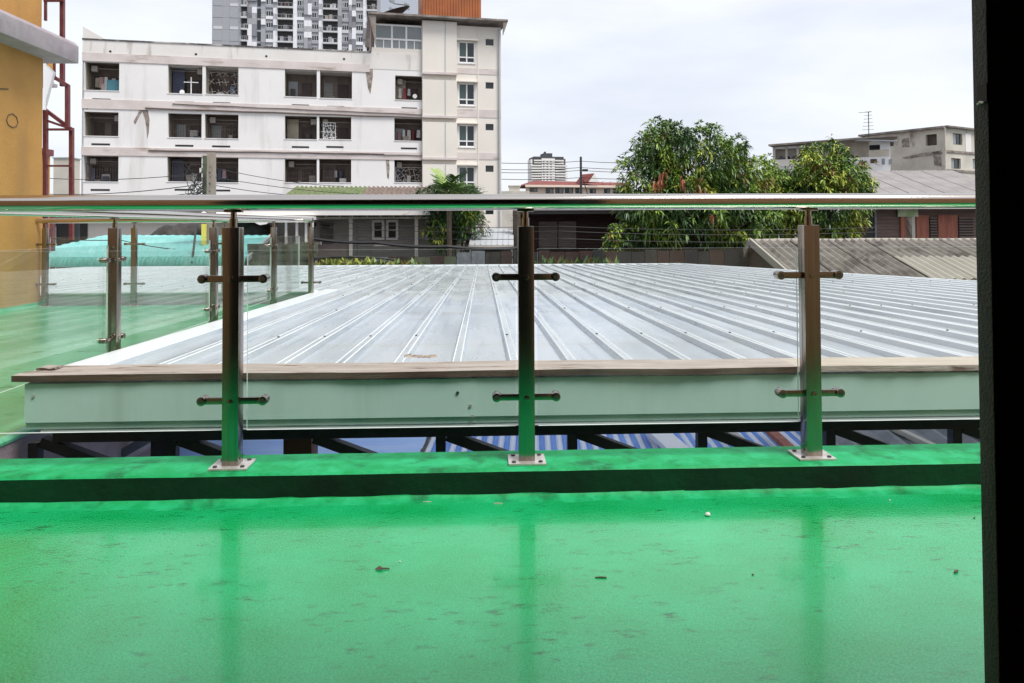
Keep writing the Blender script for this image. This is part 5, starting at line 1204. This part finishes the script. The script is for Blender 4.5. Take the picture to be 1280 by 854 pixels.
def tree(name, label, base_px, D, lobes, nros, ln, mixw, nl=10, trunk=.16, reds=(), wd=.03, cat='tree', droop=.8):
    b0 = atD(*base_px, D); root = thing(name, label, cat, (b0.x, b0.y, GZ)); org = Vector((b0.x, b0.y, GZ))
    cs_ = []; 
    for (px, py, rx, ry, dd) in lobes:
        c = atD(px, py, D + dd); cs_.append((np.array(c - org), rx / FPX * (D + dd), ry / FPX * (D + dd)))
    vol = np.array([a * a * b for _, a, b in cs_]) ** .75; vol /= vol.sum()
    P_, O_, Wt = [], [], []
    for (c, rx, ry), fr_, lob in zip(cs_, vol, lobes):
        n = int(nros * fr_); u = rng.normal(size=(n, 3)); u /= np.linalg.norm(u, axis=1)[:, None]
        bump = 1 + .16 * np.sin(u[:, 0] * 5 + c[0] * 3) * np.cos(u[:, 2] * 6 + c[1]) + rng.normal(size=n) * .06
        rad = rng.uniform(.45, 1.0, n) ** .5 * bump
        p = c + u * np.array([rx, rx * .9, ry]) * rad[:, None]; P_.append(p)
        o = u.copy(); o[:, 2] += .1; O_.append(o)
        cl = np.sin(p[:, 0] * 3.1 + p[:, 2] * 2.3) + np.sin(p[:, 1] * 2.7 - p[:, 2] * 3.3) + rng.normal(size=n) * .8 
        q = np.argsort(np.argsort(cl)) / n; cum = np.cumsum(mixw) / np.sum(mixw); Wt.append(np.searchsorted(cum, q).clip(0, 5))
    me = leaves_mesh('crown', np.concatenate(P_), np.concatenate(O_), nl, ln, wd, LM, np.concatenate(Wt), droop)
    o = bpy.data.objects.new('crown', me); COL.objects.link(o); o.parent = root; o['kind'] = 'stuff'
    mb = MB(); zc = min(c[2] for c, _, _ in cs_)
    top = cs_[int(np.argmax([c[2] for c, _, _ in cs_]))][0]
    fork = Vector((top[0] * .3, top[1] * .3, max(1.2, zc * .55)))
    mb.tube([(0, 0, 0), Vector((fork.x * .5, fork.y * .5, fork.z * .5)), fork], [trunk * 1.25, trunk, trunk * .85], 9); mb.build('trunk', 'bark', root, smooth=True)
    for (c, rx, ry) in cs_:
        m2 = MB(); e = Vector(c); mid = fork.lerp(e, .5) + Vector((rnd.uniform(-.2, .2), rnd.uniform(-.2, .2), .15)); m2.tube([fork, mid, e], [trunk * .6, trunk * .4, trunk * .12], 7)
        for k in range(6):
            t = e + Vector((rnd.uniform(-rx, rx), rnd.uniform(-rx, rx), rnd.uniform(-ry, ry))) * .75; s0 = fork.lerp(e, rnd.uniform(.5, .95)); m2.tube([s0, s0.lerp(t, .5) + Vector((0, 0, .1)), t], [trunk * .2, trunk * .13, trunk * .04], 5)
        m2.build('limb', 'bark', root, smooth=True)
    for (px, py, dd, mt, cnt) in reds:
        c = atD(px, py, D + dd) - org; m = np.array(c)[None] + rng.normal(size=(cnt, 3)) * .16
        me = leaves_mesh('new_leaves', m, np.tile(np.array([[0, -.3, -.6]]), (cnt, 1)), 8, ln * .8, wd, LM, np.full(cnt, LM.index(mt)), 2.0 if mt == 'leaf_red' else .9, -.6 if mt == 'leaf_red' else .35); o = bpy.data.objects.new('new_leaves', me); COL.objects.link(o); o.parent = root
    return root
tree('mango_tree', 'large mango tree with drooping rosettes and rusty new leaf tufts, right of centre', (862, 320), 24.0,
     [(833, 186, 42, 36, 0), (870, 206, 62, 46, .2), (812, 226, 40, 44, -.3), (908, 214, 36, 36, .3), (850, 262, 72, 44, -.2), (818, 282, 34, 30, -.5), (915, 268, 52, 42, 0), (838, 164, 14, 14, 0)],
     2700, .265, [.36, .36, .19, .04, .0, .05], reds=[(825, 221, -1.6, 'leaf_red', 5), (868, 225, -1.7, 'leaf_red', 4), (833, 158, -.1, 'leaf_bronze', 10), (888, 266, -1.5, 'leaf_red', 2), (823, 175, -.5, 'leaf_bronze', 8), (878, 190, -1.1, 'leaf_yellow', 8)])
tree('mango_tree', 'bright green broad mango crown merging to the right of the large mango tree', (950, 320), 25.5,
     [(940, 222, 46, 26, 0), (962, 236, 36, 24, .2), (930, 250, 50, 34, 0), (975, 258, 46, 34, -.2), (965, 288, 40, 24, 0)],
     1350, .25, [.10, .30, .46, .14, .0, .04], reds=[(950, 234, -1.4, 'leaf_bronze', 7)])
tree('mango_tree', 'smaller rounded tree with a yellow green top, standing before the balcony house', (1035, 320), 25.0,
     [(1028, 205, 34, 28, 0), (1040, 222, 46, 28, -.2), (1018, 232, 32, 26, 0), (1035, 262, 48, 34, 0), (1060, 236, 26, 18, .2), (1078, 232, 16, 12, .3), (1040, 290, 36, 22, 0)],
     1650, .24, [.22, .36, .25, .15, .0, .06], reds=[(1010, 200, -.6, 'leaf_yellow', 10), (1042, 186, -.3, 'leaf_yellow', 14), (1078, 228, -.3, 'leaf_yellow', 16), (1064, 208, -.5, 'leaf_yellow', 9), (1052, 225, -1.3, 'leaf_yellow', 4)])
tree('bush_tree', 'dark dense bush below the palm beside the grey house', (570, 320), 26.2,
     [(565, 262, 34, 24, 0), (590, 282, 20, 20, -.2), (552, 290, 22, 20, .1), (560, 240, 34, 14, .2), (586, 246, 16, 12, .1)], 560, .24, [.55, .32, .1, .03, 0, .04], trunk=.09, reds=[(552, 300, -.6, 'leaf_yellow', 3)])
# hedge-like vines at the foot of the brown house
tree('vine_bush', 'sparse pale vine bush climbing at the corner of the brown house and the mango tree', (775, 325), 23.2, [(774, 298, 16, 22, 0), (764, 317, 20, 8, 0)], 190, .16, [.3, .35, .3, .05, 0, .05], trunk=.05, cat='bush')
# palm: arching fronds, each its own part
pp0 = atD(561, 247, 24.6); palm = thing('palm', 'small fan of broad dark green palm fronds in front of the white block', 'palm', (pp0.x, pp0.y, GZ)); zc = pp0.z - GZ + .15
MB().tube([(0, 0, 0), (.03, 0, zc * .5), (0, 0, zc)], [.11, .09, .08], 8).build('trunk', 'bark', palm, smooth=True)
for k in range(30):
    az = rnd.uniform(0, 6.28); el = rnd.uniform(.05, 1.05); Lf = rnd.uniform(.95, 1.45); d = Vector((math.cos(az) * math.cos(el), math.sin(az) * math.cos(el), math.sin(el)))
    mb = MB(); pts = [Vector((0, 0, zc)) + d * (Lf * t) + Vector((0, 0, -.55 * t * t * Lf * math.cos(el))) for t in [i / 9 for i in range(10)]]
    mb.tube([pts[0], pts[4], pts[9]], [.014, .01, .004], 4, False)
    sv = d.cross(Vector((0, 0, 1))).normalized()
    for i in range(2, 10):
        for sgn in (-1, 1):
            ll = .42 * (1 - abs(i / 9 - .55) * .9); tdir = (d * .8 + sv * sgn * .75 + Vector((0, 0, -.2))).normalized(); p = pts[i]; w2 = Vector((0, 0, 1)) * .0 + d * .034
            mb.add([p - w2, p + tdir * ll * .5 - w2 * 1.2 + Vector((0, 0, .02)), p + tdir * ll, p + tdir * ll * .5 + w2 * 1.2, p + w2], [(0, 1, 3, 4), (1, 2, 3)])
    mb.build('frond', rnd.choice(('leaf_dark', 'leaf_dark', 'leaf_mid', 'leaf_mid', 'leaf_light')), palm, fix=False)
# weeds along the far edge
def weeds(px0, px1, y0, D, n, mats, label, hh_=.28):
    a = atD(px0, y0, D); b = atD(px1, y0, D); ob2 = thing('weed_clump', label, 'weeds', ((a.x + b.x) / 2, (a.y + b.y) / 2, a.z), 0); ob2['kind'] = 'stuff'
    mb = MB()
    for k in range(n):
        p = a.lerp(b, rnd.random()) - ob2.location + Vector((0, rnd.uniform(-.3, .3), rnd.uniform(-.1, .05))); h = hh_ * rnd.uniform(.4, 1.1); t = p + Vector((rnd.uniform(-.24, .24), rnd.uniform(-.15, .15), h)); s0 = Vector((rnd.uniform(-.03, .03), rnd.uniform(-.02, .02), 0)); mb.cur = rnd.randrange(len(mats))
        mb.add([p - s0, p + s0, p.lerp(t, .6) + s0 * 1.6, t, p.lerp(t, .6) - s0 * 1.6], [(0, 1, 2, 3, 4)])
    mb.build('leaves', mats, ob2, fix=False)
weeds(398, 470, 335, 20.6, 420, ['leaf_grass', 'leaf_light', 'leaf_yellow', 'leaf_bronze'], 'yellow green weeds along the far edge of the metal roof, left part', .27)
weeds(455, 525, 335, 20.7, 260, ['leaf_grass', 'leaf_mid', 'leaf_bronze'], 'drier mixed weeds right of the yellow green ones at the roof edge', .24)
weeds(675, 770, 336, 20.8, 160, ['leaf_mid', 'leaf_dark', 'leaf_bronze'], 'sparse dark weeds at the roof edge right of the centre post', .35)
